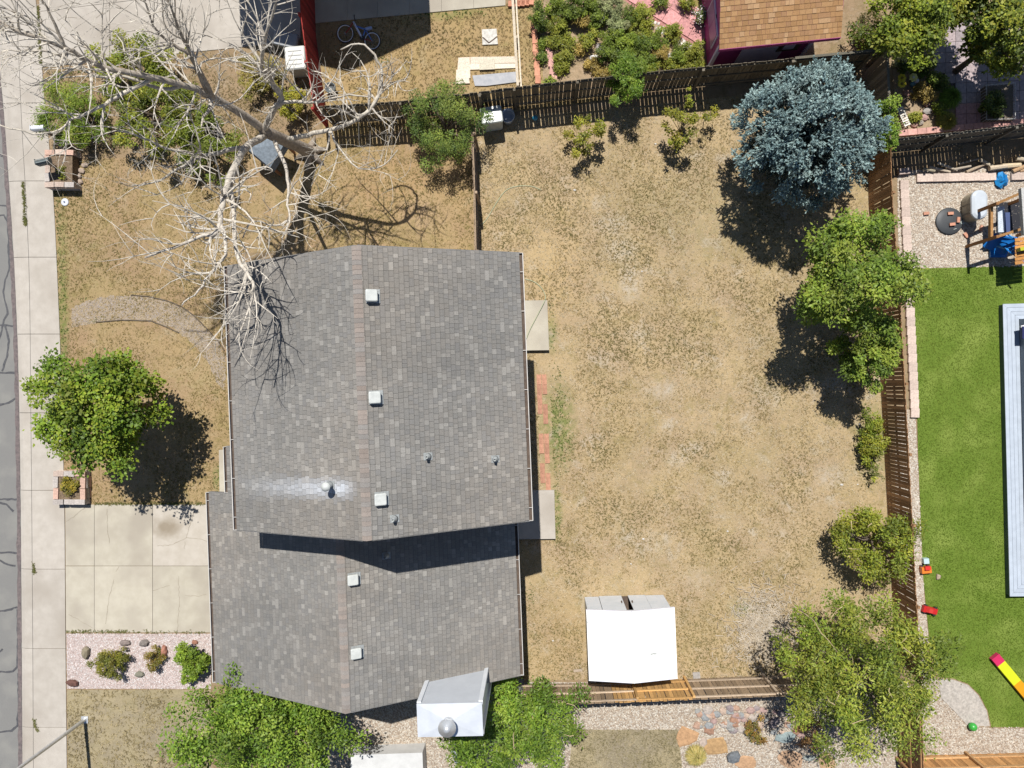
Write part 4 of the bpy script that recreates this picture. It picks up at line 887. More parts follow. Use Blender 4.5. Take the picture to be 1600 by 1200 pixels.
        for _ in range(int(tot*1.8)+2 if c == (1,0.97,0.9) else int(tot*2.0)+2 if c[0] >= 0.98 else int(tot*3.4)+4):
            f = rr.uniform(0.18, 1.0 if c != (1,0.97,0.9) else 0.55)**0.8; i = min(n-2, int(f*(n-1))); p = sm[i]; dv = (sm[i+1]-sm[i]).normalized()
            sv = Vector((rr.uniform(-1,1), rr.uniform(-1,1), rr.uniform(-0.5,0.8))).normalized()
            grow(p, dv*0.75+sv, rr.uniform(0.8, 2.4), min(rad[i]*0.6, 0.036), 1)
    tw.build('twigs', M_deadwood, root)
    return root
dead_tree()
# tarp covered table by the trunk
tt = thing('covered_table', P(432,262), 'blue-grey tarp draped over a small table beside the dead trunk', 'table')
q0 = [P(386,232,1.25), P(412,206,1.25), P(446,222,1.25), P(422,262,1.25)]
cx = sum(q0, Vector())/4
MB().add([*q0, cx+Vector((0.05,0,0.12)), *[p+(p-cx)*0.12-Vector((0,0,0.35)) for p in q0]], [(0,1,4),(1,2,4),(2,3,4),(3,0,4),(1,0,5,6),(2,1,6,7),(3,2,7,8),(0,3,8,5)][:8], (0.2,0.235,0.27)).build('tarp', M_stone_v, tt)
for p in q0: MB().beam((p.x*0.9+cx.x*0.1, p.y*0.9+cx.y*0.1, 0), (p.x*0.9+cx.x*0.1, p.y*0.9+cx.y*0.1, 1.2), 0.08, 0.08, (0.25,0.12,0.06)).build('leg', M_wood_v, tt)
# ------------------------------------------------------------------ neighbouring houses and sheds
def neighbour_house():
    ze, zr = 5.2, 7.5
    def cast(px, py, z): g = P(px, py); return Vector((g.x-KX*z, g.y-KY*z, z))
    l, r, a = cast(378,74,ze), cast(674,52,ze), cast(545,113,zr)
    n = Vector((r.x-l.x, r.y-l.y, 0)).normalized(); back_ = Vector((-n.y, n.x, 0))*9.0
    root = thing('neighbour_house', ((l.x+r.x)/2, (l.y+r.y)/2+4, 0), 'neighbouring gabled house whose shadow covers the bicycle', 'house')
    for e, nm in ((l, 'roof'), (r, 'roof')):
        p = [e, a, a+back_, e+back_]; MB().hexa([q-Vector((0,0,0.12)) for q in p]+p, (0.24,0.23,0.22)).build(nm, M_shingle, root)
    ins = 0.5; li = l+n*ins+back_*0.05; ri = r-n*ins+back_*0.05; ai = a+back_*0.05
    b2 = back_*0.9; dz = Vector((0,0,0.15))
    z0 = lambda p: Vector((p.x, p.y, 0))
    MB().add([z0(li), z0(ri), ri-dz, ai-dz*1.2, li-dz, z0(li)+b2, z0(ri)+b2, ri+b2-dz, ai+b2-dz*1.2, li+b2-dz], [(0,1,2,3,4),(9,8,7,6,5),(1,6,7,2),(5,0,4,9)]).build('wall', M_siding, root)
neighbour_house()
def purple_shed():
    ze = 2.35; a = P(1124, 77, ze); b = P(1314, 58, ze); n = Vector((b.x-a.x, b.y-a.y, 0)); Lx = n.length; n.normalize(); bk = Vector((-n.y, n.x, 0))
    root = thing('purple_shed', a+bk*1.2, 'purple garden shed with an orange-brown shingle roof', 'shed')
    root.location.z = 0; OFF[root] = Vector((a.x+bk.x*1.2, a.y+bk.y*1.2, 0))
    run, rise = 2.3, 0.95; up = bk*run+Vector((0,0,rise))
    mpur = mat('purple_siding', (0.30,0.035,0.16), (0.36,0.05,0.20), 4, 0.6); mlil = mat('lilac_trim', (0.58,0.50,0.60), (0.64,0.56,0.66), 4, 0.6)
    for s_ in (0, 1):
        o = a if s_ == 0 else a+n*Lx+bk*run*2
        ex = n if s_ == 0 else -n; u_ = up if s_ == 0 else -bk*run+Vector((0,0,rise))
        p = [o, o+ex*Lx, o+ex*Lx+u_, o+u_]
        d = MB().hexa([q-Vector((0,0,0.10)) for q in p]+[q-Vector((0,0,0.006)) for q in p]).build('roof', mpur, root)
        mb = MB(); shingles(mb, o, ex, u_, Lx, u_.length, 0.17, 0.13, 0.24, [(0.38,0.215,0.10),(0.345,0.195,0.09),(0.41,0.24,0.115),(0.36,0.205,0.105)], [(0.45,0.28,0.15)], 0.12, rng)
        mb.build('shingles', M_shingle, d)['kind'] = 'stuff'
    ov = 0.28; q0 = a+n*0.16+bk*ov; q1 = a+n*(Lx-0.75)+bk*ov; dp = bk*(2*run-2*ov)
    g = lambda p, z: Vector((p.x, p.y, z))
    hz = ze+ov*rise/run-0.1; mid = bk*(run-ov)
    MB().add([g(q0,0), g(q1,0), g(q1,hz), g(q0,hz), g(q0+dp,0), g(q1+dp,0), g(q1+dp,hz), g(q0+dp,hz), g(q0+mid,ze+rise-0.12), g(q1+mid,ze+rise-0.12)], [(0,1,2,3),(5,4,7,6),(4,0,3,8,7),(1,5,6,9,2)]).build('wall', mpur, root)
    MB().beam(a-bk*0.012-Vector((0,0,0.08)), a+n*Lx-bk*0.012-Vector((0,0,0.08)), 0.02, 0.18).build('fascia', mpur, root)
    for t in (0.08, 0.5):                                 # west window with its lilac frame
        c = q0+bk*(0.7+t*1.6)-n*0.02
        f = MB().box(g(c, 1.35), (0.05,0.8,1.0), math.atan2(n.y, n.x)).build('window', mlil, root)
        MB().box(g(c-n*0.03, 1.35), (0.02,0.66,0.86), math.atan2(n.y, n.x)).build('pane', mat('purple_pane', (0.24,0.04,0.22), (0.28,0.05,0.26), 3, 0.3), f)
    MB().beam(g(q0-n*0.02-bk*0.02,0), g(q0-n*0.02-bk*0.02,hz-0.02), 0.12, 0.12).build('corner_trim', mlil, root)
    MB().beam(g(q1+n*0.02-bk*0.02,0), g(q1+n*0.02-bk*0.02,hz-0.02), 0.12, 0.12).build('corner_trim', mlil, root)
    MB().box(g(q0+n*1.7-bk*0.03,1.0), (1.6,0.03,1.9), math.atan2(n.y, n.x)).build('wall_panel', mlil, root)
    f = MB().box(g(q1-n*0.75-bk*0.03,1.5), (0.8,0.05,0.7), math.atan2(n.y, n.x)).build('window', M_gin, root)
    MB().box(g(q1-n*0.75-bk*0.06,1.5), (0.4,0.02,0.36), math.atan2(n.y, n.x)).build('pane', mlil, f)
purple_shed()
def white_shed():
    u0, u1, v0, v1 = 1.46, 4.66, -8.26, -10.78; ur = 3.06; ze, zr = 2.0, 2.32
    root = thing('white_shed', W(3.06,-9.5,0), 'white metal garden shed with sliding doors ajar on the back lawn', 'shed')
    mw = mat('white_roof_sheet', (0.80,0.80,0.79), (0.84,0.84,0.83), 2, 0.5); mg = mat('shed_wall', (0.54,0.57,0.6), (0.6,0.62,0.65), 3, 0.55)
    for ue in (u0, u1):
        p = [W(ue,v0,ze), W(ur,v0,zr), W(ur,v1,zr), W(ue,v1,ze)]; lo = [q-Vector((0,0,0.05)) for q in p]
        MB().hexa(lo+p if ue > ur else [lo[3],lo[2],lo[1],lo[0],p[3],p[2],p[1],p[0]]).build('roof_panel', mw, root)
    rc = MB()
    P6 = []
    for v_ in (v0+0.02, v1-0.02): P6 += [W(ur-0.09,v_,zr-0.004), W(ur,v_,zr+0.022), W(ur+0.09,v_,zr-0.004)]
    rc.add(P6, [(0,1,4,3),(1,2,5,4)]); rc.build('ridge_strip', mw, root)
    for v_ in (v0+0.02, v1-0.02):
        for ue in (u0, u1): MB().beam(W(ue, v_, ze-0.06), W(ur, v_, zr-0.06), 0.03, 0.10).build('roof_trim', mat('shed_trim', (0.6,0.6,0.66), (0.66,0.66,0.7), 4, 0.5), root)
    a, b = v0-0.1, v1+0.12
    MB().add([W(u0+.06,a,0), W(u0+.06,b,0), W(u0+.06,b,ze), W(u0+.06,a,ze), W(u1-.06,a,0), W(u1-.06,b,0), W(u1-.06,b,ze), W(u1-.06,a,ze), W(ur,b,zr-.06), W(ur,a,zr-.06)], [(0,1,2,3),(5,4,7,6),(1,5,6,8,2),(3,7,4,0,)][:3]).build('wall', mg, root)
    MB().prism([W(u0+.06,a), W(u1-.06,a), W(u1-.06,b), W(u0+.06,b)], 0.0, 0.04).build('floor', M_gin, root)
    for k, (p0, p1, nm, off) in enumerate(((0.06,0.62,'wall_panel',0), (0.62,1.5,'door',0.02), (1.74,2.42,'door',0.02), (2.42,3.14,'wall_panel',0))):
        MB().hexa([W(u0+p0,a+off,0.04), W(u0+p1-0.015,a+off,0.04), W(u0+p1-0.015,a+off+0.02,0.04), W(u0+p0,a+off+0.02,0.04), W(u0+p0,a+off,ze-0.04), W(u0+p1-0.015,a+off,ze-0.04), W(u0+p1-0.015,a+off+0.02,ze-0.04), W(u0+p0,a+off+0.02,ze-0.04)]).build(nm, mg, root)
    for k in (1.40, 1.80): MB().box(W(u0+k, a+0.09, 1.0), (0.04,0.04,0.16), A).build('handle', M_gin, root)
    MB().beam(W(u0+.06,a+0.04,ze-0.03), W(u1-.06,a+0.04,ze-0.03), 0.06, 0.05).build('door_track', mg, root)
    mk = mat('scuff', (0.12,0.14,0.12), (0.5,0.5,0.48), 40, 0.8)
    for (x, y, l, h_) in ((1020,1022,0.30,0.07),(1031,998,0.16,0.035),(1003,988,0.1,0.04),(1026,1023,0.2,0.04),(918,975,0.08,0.07)):
        p = P(x, y, 2.2); u = p.x*CA+p.y*SA; v = -p.x*SA+p.y*CA
        zz = lambda uu: zr-abs(uu-ur)/(u1-ur)*(zr-ze)+0.004
        pts = []
        for k in range(9):
            an = k/9*6.283; rr_ = random.uniform(0.6,1.1); uu = u+math.cos(an)*l/2*rr_; pts.append(W(uu, v+math.sin(an)*h_/2*rr_, zz(uu)))
        MB().add(pts, [tuple(range(9))]).build('scuff_mark', mk, root)
white_shed()
# ------------------------------------------------------------------ street furniture at the front
sp = thing('street_lamp', P(133,1124), 'tall grey metal street lamp pole rising from the dormant lawn', 'street lamp')
b = P(133,1124)
MB().tube([b, b+Vector((0,0,0.02)), b+Vector((0,0,4)), b+Vector((-0.02,0,8.2))], [0.075,0.075,0.062,0.045], 12).build('pole', M_metal, sp, True)
MB().box((b.x,b.y,0.02), (0.28,0.28,0.04), 0).build('base_plate', M_metal, sp)
MB().tube([b+Vector((-0.02,0,8.0)), b+Vector((-0.8,0.05,8.5)), b+Vector((-1.9,0.05,8.6))], [0.035,0.03,0.028], 8).build('arm', M_metal, sp, True)
MB().box((b.x-2.2,b.y+0.05,8.58), (0.7,0.28,0.12), 0).build('lamp_head', M_metal, sp)
def mailbox(px, py, hgt, label, col, ang, L_=0.5, wd=0.2, ribs=False):
    root = thing('mailbox', P(px, py, hgt).xy.to_3d(), label, 'mailbox'); c = P(px, py, hgt); OFF[root] = Vector(root.location)
    d = Vector((math.cos(ang), math.sin(ang), 0)); sd_ = Vector((-d.y, d.x, 0)); vs = []; n = 9
    prof = [(-wd/2, 0), (-wd/2, wd*0.5)] + [(-wd/2*math.cos(t), wd*0.5+wd/2*math.sin(t)) for t in np.linspace(0.3, math.pi-0.3, 5)] + [(wd/2, wd*0.5), (wd/2, 0)]
    for e in (-L_/2, L_/2):
        for x, z in prof: vs.append(c+d*e+sd_*x+Vector((0,0,z-wd*0.5)))
    m = len(prof)
    MB().add(vs, [tuple(range(m)), tuple(range(2*m-1,m-1,-1))]+[(i, m+i, m+(i+1)%m, (i+1)%m) for i in range(m)], col).build('box', M_paint_v, root)
    MB().box(c-d*(L_/2+0.012)+Vector((0,0,0.02)), (0.02,wd*0.9,wd*0.9), ang, tuple(q*0.85 for q in col)).build('door', M_paint_v, root)
    MB().box((c.x,c.y,(hgt-wd*0.5)/2), (0.09,0.09,hgt-wd*0.5), ang, (0.3,0.22,0.15)).build('post', M_wood_v, root)
    if ribs:
        for k in (-0.05, 0.05): MB().beam(c+sd_*k-d*L_*0.48+Vector((0,0,wd*0.42)), c+sd_*k+d*L_*0.48+Vector((0,0,wd*0.42)), 0.03, 0.05, tuple(q*1.6 for q in col)).build('rib', M_paint_v, root)
mailbox(60, 200, 1.15, 'white rounded mailbox beside the bright green juniper', (0.74,0.76,0.78), math.radians(3), 0.5, 0.21)
mailbox(68, 252, 1.15, 'dark grey ribbed mailbox over the front brick planter', (0.13,0.15,0.15), math.radians(12), 0.52, 0.24, True)
cc = thing('cleanout_cap', P(102,316), 'white round cleanout cap in the lawn by the sidewalk', 'cap'); c = P(102,316)
MB().lathe(c, [(0.155,0),(0.155,0.03),(0.14,0.045),(0.05,0.05)], 24, (0.68,0.70,0.74)).build('cap', M_plastic_v, cc); MB().lathe(c+Vector((0,0,0.05)), [(0.03,0),(0.03,0.03),(0.02,0.03)], 8, (0.1,0.13,0.25)).build('plug', M_plastic_v, cc)
bmesh_b = mesh_of(MB().box((0,0,0.05), (0.40,0.20,0.10), 0, (0.47,0.37,0.31)), 'brick', M_brick_v)
bmesh_r = mesh_of(MB().box((0,0,0.05), (0.40,0.20,0.10), 0, (0.50,0.33,0.26)), 'brick', M_brick_v)
bmesh_g = mesh_of(MB().box((0,0,0.05), (0.40,0.20,0.10), 0, (0.40,0.36,0.33)), 'brick', M_brick_v)
M_soil = mat('soil', (0.10,0.07,0.045), (0.2,0.145,0.095), 14, 0.95, 0.6)
def planter(x0, y0, x1, y1, layers, label, open_right=False, seed=0):
    r = random.Random(seed); a = P(x0, y1); b_ = P(x1, y0); root = thing('brick_planter', ((a.x+b_.x)/2, (a.y+b_.y)/2, 0), label, 'planter')
    MB().prism([(a.x+.1,a.y+.1),(b_.x-.1,a.y+.1),(b_.x-.1,b_.y-.1),(a.x+.1,b_.y-.1)], 0, 0.1*layers-0.06).build('soil', M_soil, root)
    Lx, Ly = b_.x-a.x, b_.y-a.y
    for k in range(layers):
        for side in range(4):
            if open_right and side == 1: continue
            L_ = Lx if side % 2 == 0 else Ly-0.42; n = max(1, int(round(L_/0.40))); 
            for i in range(n):
                t = (i+0.5)/n*L_
                if side == 0: p = (a.x+t, a.y+0.1)
                elif side == 2: p = (a.x+t, b_.y-0.1)
                elif side == 1: p = (b_.x-0.1, a.y+0.21+t)
                else: p = (a.x+0.1, a.y+0.21+t)
                o = inst(r.choice((bmesh_b,bmesh_r,bmesh_g)), 'brick', root, (p[0]+r.uniform(-.015,.015), p[1]+r.uniform(-.015,.015), k*0.1), (0 if side % 2 == 0 else math.pi/2)+r.uniform(-.05,.05))
                o.scale.x = L_/n/0.40*0.96
    return root
planter(93, 735, 143, 786, 4, 'square brick planter full of yellow-green leaves by the driveway', seed=1)
tree('planter_plant', 'yellow-green leafy plant filling the square brick planter', 'plant', 110, 760, 19, 15, 0.45, 0.14, 1300, [(0.13,0.13,0.03),(0.2,0.18,0.04),(0.27,0.21,0.05)], 70, 0.07, 0.13, 26, 1.7, trunk=0.02, limbs=0)
planter(83, 240, 128, 298, 5, 'tall brick planter with an open side under the dark mailbox', True, seed=2)
tree('planter_plant', 'small yellow-green plant in the open brick planter', 'plant', 97, 272, 9, 11, 0.5, 0.1, 350, YELL, 71, 0.065, 0.1, 10, 1.7, trunk=0.015, limbs=0)
for i, (x, y, s) in enumerate(((116,262,.16),(122,275,.18),(128,268,.15),(125,285,.17),(117,280,.13),(133,258,.14))):
    tag(MB().rock(P(x, y), (s, s*0.8, s*0.7), random.Random(i), (0.42,0.33,0.26)).build('rubble_stone', M_stone_v), 'tan rubble stone spilled beside the open brick planter', 'stone', 'rubble stones by the brick planter')
# ------------------------------------------------------------------ rocks of the gravel bed
for i, (x, y, rx, ry, h_, c, lab) in enumerate((
    (115,1066,.25,.17,.2,(0.15,0.075,0.06),'dark red-brown boulder at the corner of the gravel bed'),
    (136,1018,.17,.28,.25,(0.27,0.23,0.16),'mossy tan rock leaning on the low olive bush'),
    (196,1003,.24,.14,.16,(0.26,0.21,0.19),'flat grey-brown rock behind the low olive bush'),
    (226,1004,.22,.15,.18,(0.22,0.19,0.17),'dark grey rock between the bushes of the gravel bed'),
    (258,1018,.13,.3,.22,(0.42,0.2,0.14),'upright red sandstone slab in the gravel bed'),
    (219,1053,.24,.16,.15,(0.23,0.22,0.17),'greenish grey rock at the lower edge of the gravel bed'),
    (305,1003,.14,.1,.12,(0.33,0.16,0.11),'small red rock behind the rounded green bush'))):
    tag(MB().rock(P(x, y), (rx, ry, h_), random.Random(40+i), c).build('rock', M_stone_v), lab, 'rock')
# ------------------------------------------------------------------ bicycle lying in the shade
def bicycle():
    c1, c2 = P(539.5,52.5,0.1), P(581.5,64,0.1); root = thing('bicycle', P(560,58), 'blue and white bicycle lying on its side on the shaded grass', 'bicycle')
    for c, sz in ((c1, 0.31), (c2, 0.30)):
        wl_ = MB(); wl_.tube([c+Vector((sz*math.cos(t)*0.98, sz*math.sin(t), 0.04*math.sin(t))) for t in np.linspace(0, 2*math.pi, 33)], 0.022, 8, (0.8,0.8,0.8), cap=False); wo = wl_.build('wheel', M_paint_v, root, True)
        t2 = MB(); t2.tube([c+Vector(((sz+.028)*math.cos(t)*0.98, (sz+.028)*math.sin(t), 0.04*math.sin(t))) for t in np.linspace(0, 2*math.pi, 33)], 0.02, 8, (0.03,0.03,0.03), cap=False); t2.build('tyre', M_paint_v, wo, True)
        s2 = MB()
        for t in np.linspace(0, 2*math.pi, 13)[:-1]: s2.tube([c, c+Vector((sz*math.cos(t), sz*math.sin(t), 0.04*math.sin(t)))], 0.004, 4, (0.3,0.3,0.3))
        s2.lathe(c-Vector((0,0,0.05)), [(0.03,0),(0.03,0.1)], 8, (0.3,0.3,0.3)); s2.build('spokes', M_paint_v, wo)
    hd = P(552,34,0.2); bb = P(566,60,0.15); st_ = P(571,46,0.2)
    f = MB()
    for a_, b_, r, cl in ((hd, bb, 0.042, (0.75,0.8,0.95)), (hd.lerp(bb,.25), st_, 0.03, (0.12,0.25,0.65)), (bb, st_, 0.03, (0.12,0.25,0.65)), (bb, c2, 0.02, (0.35,0.05,0.05)), (st_, c2, 0.018, (0.12,0.25,0.65))): f.tube([a_, b_], r, 8, cl)
    f.build('frame', M_paint_v, root, True)
    MB().tube([hd, hd.lerp(c1,.5)+Vector((0.02,0,0)), c1], [0.028,0.024,0.02], 8, (0.4,0.06,0.05)).build('fork', M_paint_v, root, True)
    e = (c1-hd).normalized(); s_ = Vector((-e.y, e.x, 0))
    MB().tube([hd-e*.16+s_*.02+Vector((0,0,.28)), hd-e*.12+Vector((0,0,0.1)), hd-e*.1-Vector((0,0,.08))], 0.018, 8, (0.04,0.04,0.05)).build('handlebar', M_paint_v, root, True)
    MB().box(st_+Vector((0.13,0.03,0)), (0.26,0.10,0.09), 0.2, (0.4,0.5,0.75)).build('saddle', M_paint_v, root)
    k = MB(); k.lathe(bb+Vector((0,0,0.03)), [(0.09,0),(0.09,0.012)], 16, (0.05,0.05,0.05)); k.build('crank', M_paint_v, root)
bicycle()
# bins and boxes by the fences
def rbox(px, py, h0, h1, sx, sy, rz, name, label, cat, col, lid=None, ribs=0, rib_ax=0):
    c = P(px, py, h1); root = thing(name, (c.x, c.y, 0), label, cat); b_ = MB(); k = 0.92; ch = 0.05
    def ring(s, z):
        x, y = sx/2*s, sy/2*s; o = [(-x+ch,-y),(x-ch,-y),(x,-y+ch),(x,y-ch),(x-ch,y),(-x+ch,y),(-x,y-ch),(-x,-y+ch)]
        return [(c.x+p*math.cos(rz)-q*math.sin(rz), c.y+p*math.sin(rz)+q*math.cos(rz), z) for p, q in o]
    b_.add(ring(k,h0)+ring(1,h1-0.06), [tuple(range(7,-1,-1)), tuple(range(8,16))]+[(i,(i+1)%8,8+(i+1)%8,8+i) for i in range(8)], col); b_.build('body', M_plastic_v, root)
    l_ = MB(); lc = lid or col
    l_.add(ring(1.05,h1-0.06)+ring(1.05,h1-0.02)+ring(0.95,h1+0.02), [tuple(range(7,-1,-1)), tuple(range(16,24))]+[(g*8+i,g*8+(i+1)%8,g*8+8+(i+1)%8,g*8+8+i) for g in (0,1) for i in range(8)], lc); lo_ = l_.build('lid', M_plastic_v, root)
    for i in range(ribs):
        t = (i+0.5)/ribs-0.5
        p, q = ((0.0, t*sy*0.8) if rib_ax == 0 else (t*sx*0.8, 0.0)); 
        MB().box((c.x+p*math.cos(rz)-q*math.sin(rz), c.y+p*math.sin(rz)+q*math.cos(rz), h1+0.028), ((sx*0.7,0.035,0.02) if rib_ax == 0 else (0.035,sy*0.7,0.02)), rz, tuple(q_*0.7 for q_ in lc)).build('rib', M_plastic_v, lo_)
    return root
rbox(461, 90, 0, 0.85, 0.76, 0.86, math.radians(4), 'storage_bin', 'off-white plastic storage bin in front of the red fence', 'bin', (0.62,0.62,0.58), ribs=4)
rbox(446, 61, 0, 0.55, 0.95, 0.55, math.radians(-14), 'covered_mower', 'grey-covered low machine in the shade by the red fence', 'mower', (0.30,0.32,0.34))
rbox(768, 179, 0, 0.95, 0.78, 0.62, math.radians(8), 'storage_bin', 'pale plastic storage box with ribs beside the juniper', 'bin', (0.60,0.63,0.60), ribs=4)
bk = thing('bucket', P(793,187), 'blue-grey plastic tub beside the ribbed storage box', 'tub'); c = P(794,187)
MB().lathe(c, [(0.21,0.0),(0.235,0.30),(0.26,0.42),(0.275,0.42),(0.27,0.45),(0.245,0.45),(0.225,0.30),(0.2,0.06),(0.02,0.06)], 24, (0.50,0.56,0.64)).build('tub', M_plastic_v, bk, True)
MB().tube([c+Vector((0.26,0.02,0.44)), c+Vector((0.2,0.2,0.50)), c+Vector((0,0.27,0.52)), c+Vector((-0.2,0.18,0.5)), c+Vector((-0.26,0,0.44))], 0.008, 6, (0.7,0.7,0.7)).build('handle', M_plastic_v, bk, True)
gb = thing('ball', P(836,187), 'small blue and green toy ball in the fence shadow', 'ball'); c = P(836,186)
MB().lathe(c, [(0.02,0.0),(0.08,0.03),(0.115,0.12),(0.08,0.2),(0.02,0.23)], 14, (0.05,0.3,0.45)).build('ball', M_plastic_v, gb, True)
gp = thing('plant_pot', P(516,137), 'dark grey plant pot on the lawn beside the red fence', 'pot'); c = P(516,137,0.3)
MB().lathe((c.x,c.y,0), [(0.15,0),(0.2,0.28),(0.22,0.28),(0.22,0.33),(0.19,0.33),(0.17,0.2),(0.02,0.2)], 20, (0.13,0.145,0.15)).build('pot', M_plastic_v, gp, True)
# ------------------------------------------------------------------ flower garden behind the long fence
gar_px = [(846,60),(852,-60),(985,-60),(1000,12),(1085,70),(1105,72),(1110,125),(1000,140),(850,155)]
struct('garden_bed', MB().sheet(PP(gar_px), 0.010), lawnmat('bed_soil', (0.34,0.25,0.16), (0.27,0.19,0.12), (0.13,0.10,0.055), (0.40,0.34,0.27), 23.0, 0.7))
ter = mesh_of(MB().box((0,0,0.06), (0.215,0.30,0.12), 0, (0.50,0.235,0.15)), 'edging_brick', M_brick_v)
terp = mesh_of(MB().box((0,0,0.06), (0.215,0.30,0.12), 0, (0.52,0.29,0.25)), 'edging_brick', M_brick_v)
for col_, lab, ms in (([(834,40),(835,52),(836,64),(836.5,77),(837.5,89.5),(838.5,102),(839.5,114),(840.5,126)], 'outer row of terracotta bricks edging the flower garden', ter),
                      ([(855,15),(856,28),(857,76),(859,88),(861,100),(863,112),(866,124)], 'inner row of pink bricks edging the flower garden', terp),
                      ([(800,8),(807,7.5),(814,7),(821,6),(828,5)], 'short run of terracotta bricks at the end of the patio', ter)):
    r_ = thing('brick_edging', P(*col_[0]), lab, 'edging')
    for k, (x, y) in enumerate(col_): inst(ms, 'brick', r_, P(x, y), (math.pi/2 if lab.startswith('short') else 0)+random.uniform(-.08,.08)-0.06)
# pink paved path
pth_px = [(960,-14),(1019,-14),(1086,17),(1100,36),(1100,68),(1078,67),(1017,31),(985,8)]
pth = thing('garden_path', P(1050,30), None, None); pth['kind'] = 'structure'
tm = mesh_of(MB().box((0,0,0.03), (0.585,0.585,0.05), 0, (0.52,0.255,0.245)), 'paver', M_brick_v)
ang = math.radians(-33); o_ = P(1050,30); poly = PP(pth_px)
MB().sheet(poly, 0.016).build('joint_sand', mat('joint_sand', (0.34,0.15,0.14), (0.42,0.2,0.18), 10, 0.95), pth)
for i in range(-8, 9):
    for j in range(-5, 6):
        x = o_.x+(i*0.6)*math.cos(ang)-(j*0.6)*math.sin(ang); y = o_.y+(i*0.6)*math.sin(ang)+(j*0.6)*math.cos(ang)
        if inpoly(np.array([x]), np.array([y]), poly)[0]: inst(tm, 'paver', pth, (x, y, random.uniform(-.004,.004)), ang)
stones('path_edge_stones', PP([(1010,36),(1022,32),(1086,74),(1078,82)]), 500, [(0.55,0.5,0.45),(0.42,0.36,0.32),(0.62,0.58,0.54)], 0.06, 0.01, 'white and tan stones along the lower edge of the pink path', 6)
stones('path_edge_stones', PP([(1024,-14),(1060,-14),(1092,14),(1088,24),(1030,-4)]), 500, [(0.6,0.56,0.52),(0.45,0.4,0.36),(0.66,0.62,0.58)], 0.06, 0.01, 'white stones heaped along the upper edge of the pink path', 7)
PALS = {'y': ([(0.105,0.13,0.028),(0.155,0.18,0.04),(0.205,0.21,0.055)], 'yellow-green flowering clump in the garden behind the long fence'),
        'g': ([(0.075,0.115,0.024),(0.115,0.16,0.034),(0.16,0.205,0.044)], 'mid green leafy clump in the garden behind the long fence'),
        'd': ([(0.045,0.075,0.022),(0.075,0.115,0.03),(0.115,0.155,0.04)], 'dark green leafy clump in the garden behind the long fence'),
        's': ([(0.12,0.15,0.12),(0.19,0.22,0.19),(0.27,0.29,0.27)], 'silvery sage clump in the garden behind the long fence'),
        'b': ([(0.15,0.12,0.06),(0.22,0.17,0.085),(0.28,0.21,0.11)], 'dry brown clump in the garden behind the long fence')}
GP = [(841,28,15,19,.8,'d'),(873,12,20,17,.5,'g'),(897,10,18,18,.7,'d'),(920,8,20,20,.6,'g'),(945,12,16,20,.6,'s'),(963,12,12,20,.5,'s'),(874,38,17,18,.4,'y'),(868,66,12,10,.3,'y'),(890,66,12,12,.35,'y'),(920,58,14,17,.45,'y'),(906,30,14,14,.4,'b'),(935,30,15,14,.5,'g'),
      (960,38,18,15,.5,'s'),(985,25,14,12,.5,'d'),(1002,24,18,14,.6,'y'),(998,46,20,14,.5,'y'),(958,62,20,18,.6,'g'),(985,66,20,15,.6,'g'),(1005,70,13,15,.55,'d'),(1030,62,16,14,.5,'g'),(1050,52,16,12,.45,'y'),(955,85,20,16,.6,'d'),(980,92,18,15,.5,'g'),(1010,95,20,14,.45,'g'),
      (1035,85,15,13,.4,'b'),(1065,85,16,14,.5,'g'),(1085,80,16,16,.55,'y'),(1045,100,18,10,.35,'y'),(1072,103,14,9,.3,'y'),(880,92,14,12,.35,'y'),(877,105,12,10,.3,'y'),(1016,112,16,8,.3,'y'),(905,78,9,9,.25,'b'),(858,128,10,5,.25,'g'),(925,98,14,9,.25,'b'),(940,112,14,8,.25,'b'),
      (848,90,7,7,.25,'d'),(849,70,6,8,.25,'g'),(1092,100,8,8,.3,'y'),(1030,2,14,6,.4,'g'),(1072,4,14,8,.4,'y')]
def where(x, y, rx):
    sz = 'tiny ' if rx < 10 else ('broad ' if rx > 18 else '')
    if x < 852: w_ = 'between the two brick edgings'
    elif y > 96: w_ = 'against the long dark fence'
    elif x > 1060 and y > 60: w_ = 'in front of the purple shed'
    elif x > 1025 and y < 12: w_ = 'above the pink path'
    elif x > 980 and y < 66: w_ = 'beside the pink path'
    elif x < 895 and y > 30: w_ = 'inside the pink brick edging'
    elif y < 25: w_ = 'at the far end of the flower garden'
    elif x < 940: w_ = 'round the bare soil of the flower garden'
    else: w_ = 'in the middle of the flower garden'
    return w_+(', a '+sz+'one' if sz else '')
for i, (x, y, rx, ry, z, k) in enumerate(GP):
    tree('garden_plant', PALS[k][1].replace('in the garden behind the long fence', where(x, y, rx)), 'plant', x, y, rx*1.1, ry*1.1, z*0.7, z*0.55, int(7.5*rx*ry)+150, PALS[k][0], 200+i, 0.075, 0.17, 16, 2.2, group={'y':'yellow-green garden clumps','g':'mid green garden clumps','d':'dark green garden clumps','s':'silvery garden clumps','b':'dry brown garden clumps'}[k], trunk=0.02, limbs=0, sub='foliage', stray=0.15)
for i, (x, y, sx, sy, c, lab) in enumerate(((929,92,.26,.14,(0.66,0.64,0.62),'white rock lying in the bare soil of the flower garden'),(935,77,.15,.2,(0.42,0.38,0.36),'grey rock above the white rock in the flower garden'),(1049,90,.17,.17,(0.62,0.6,0.57),'white rock near the purple shed among garden clumps'),(881,72,.1,.09,(0.6,0.6,0.6),'small white rock between yellow-green clumps'))):
    tag(MB().rock(P(x, y), (sx, sy, 0.16), random.Random(i+90), c).build('rock', M_stone_v), lab, 'rock')
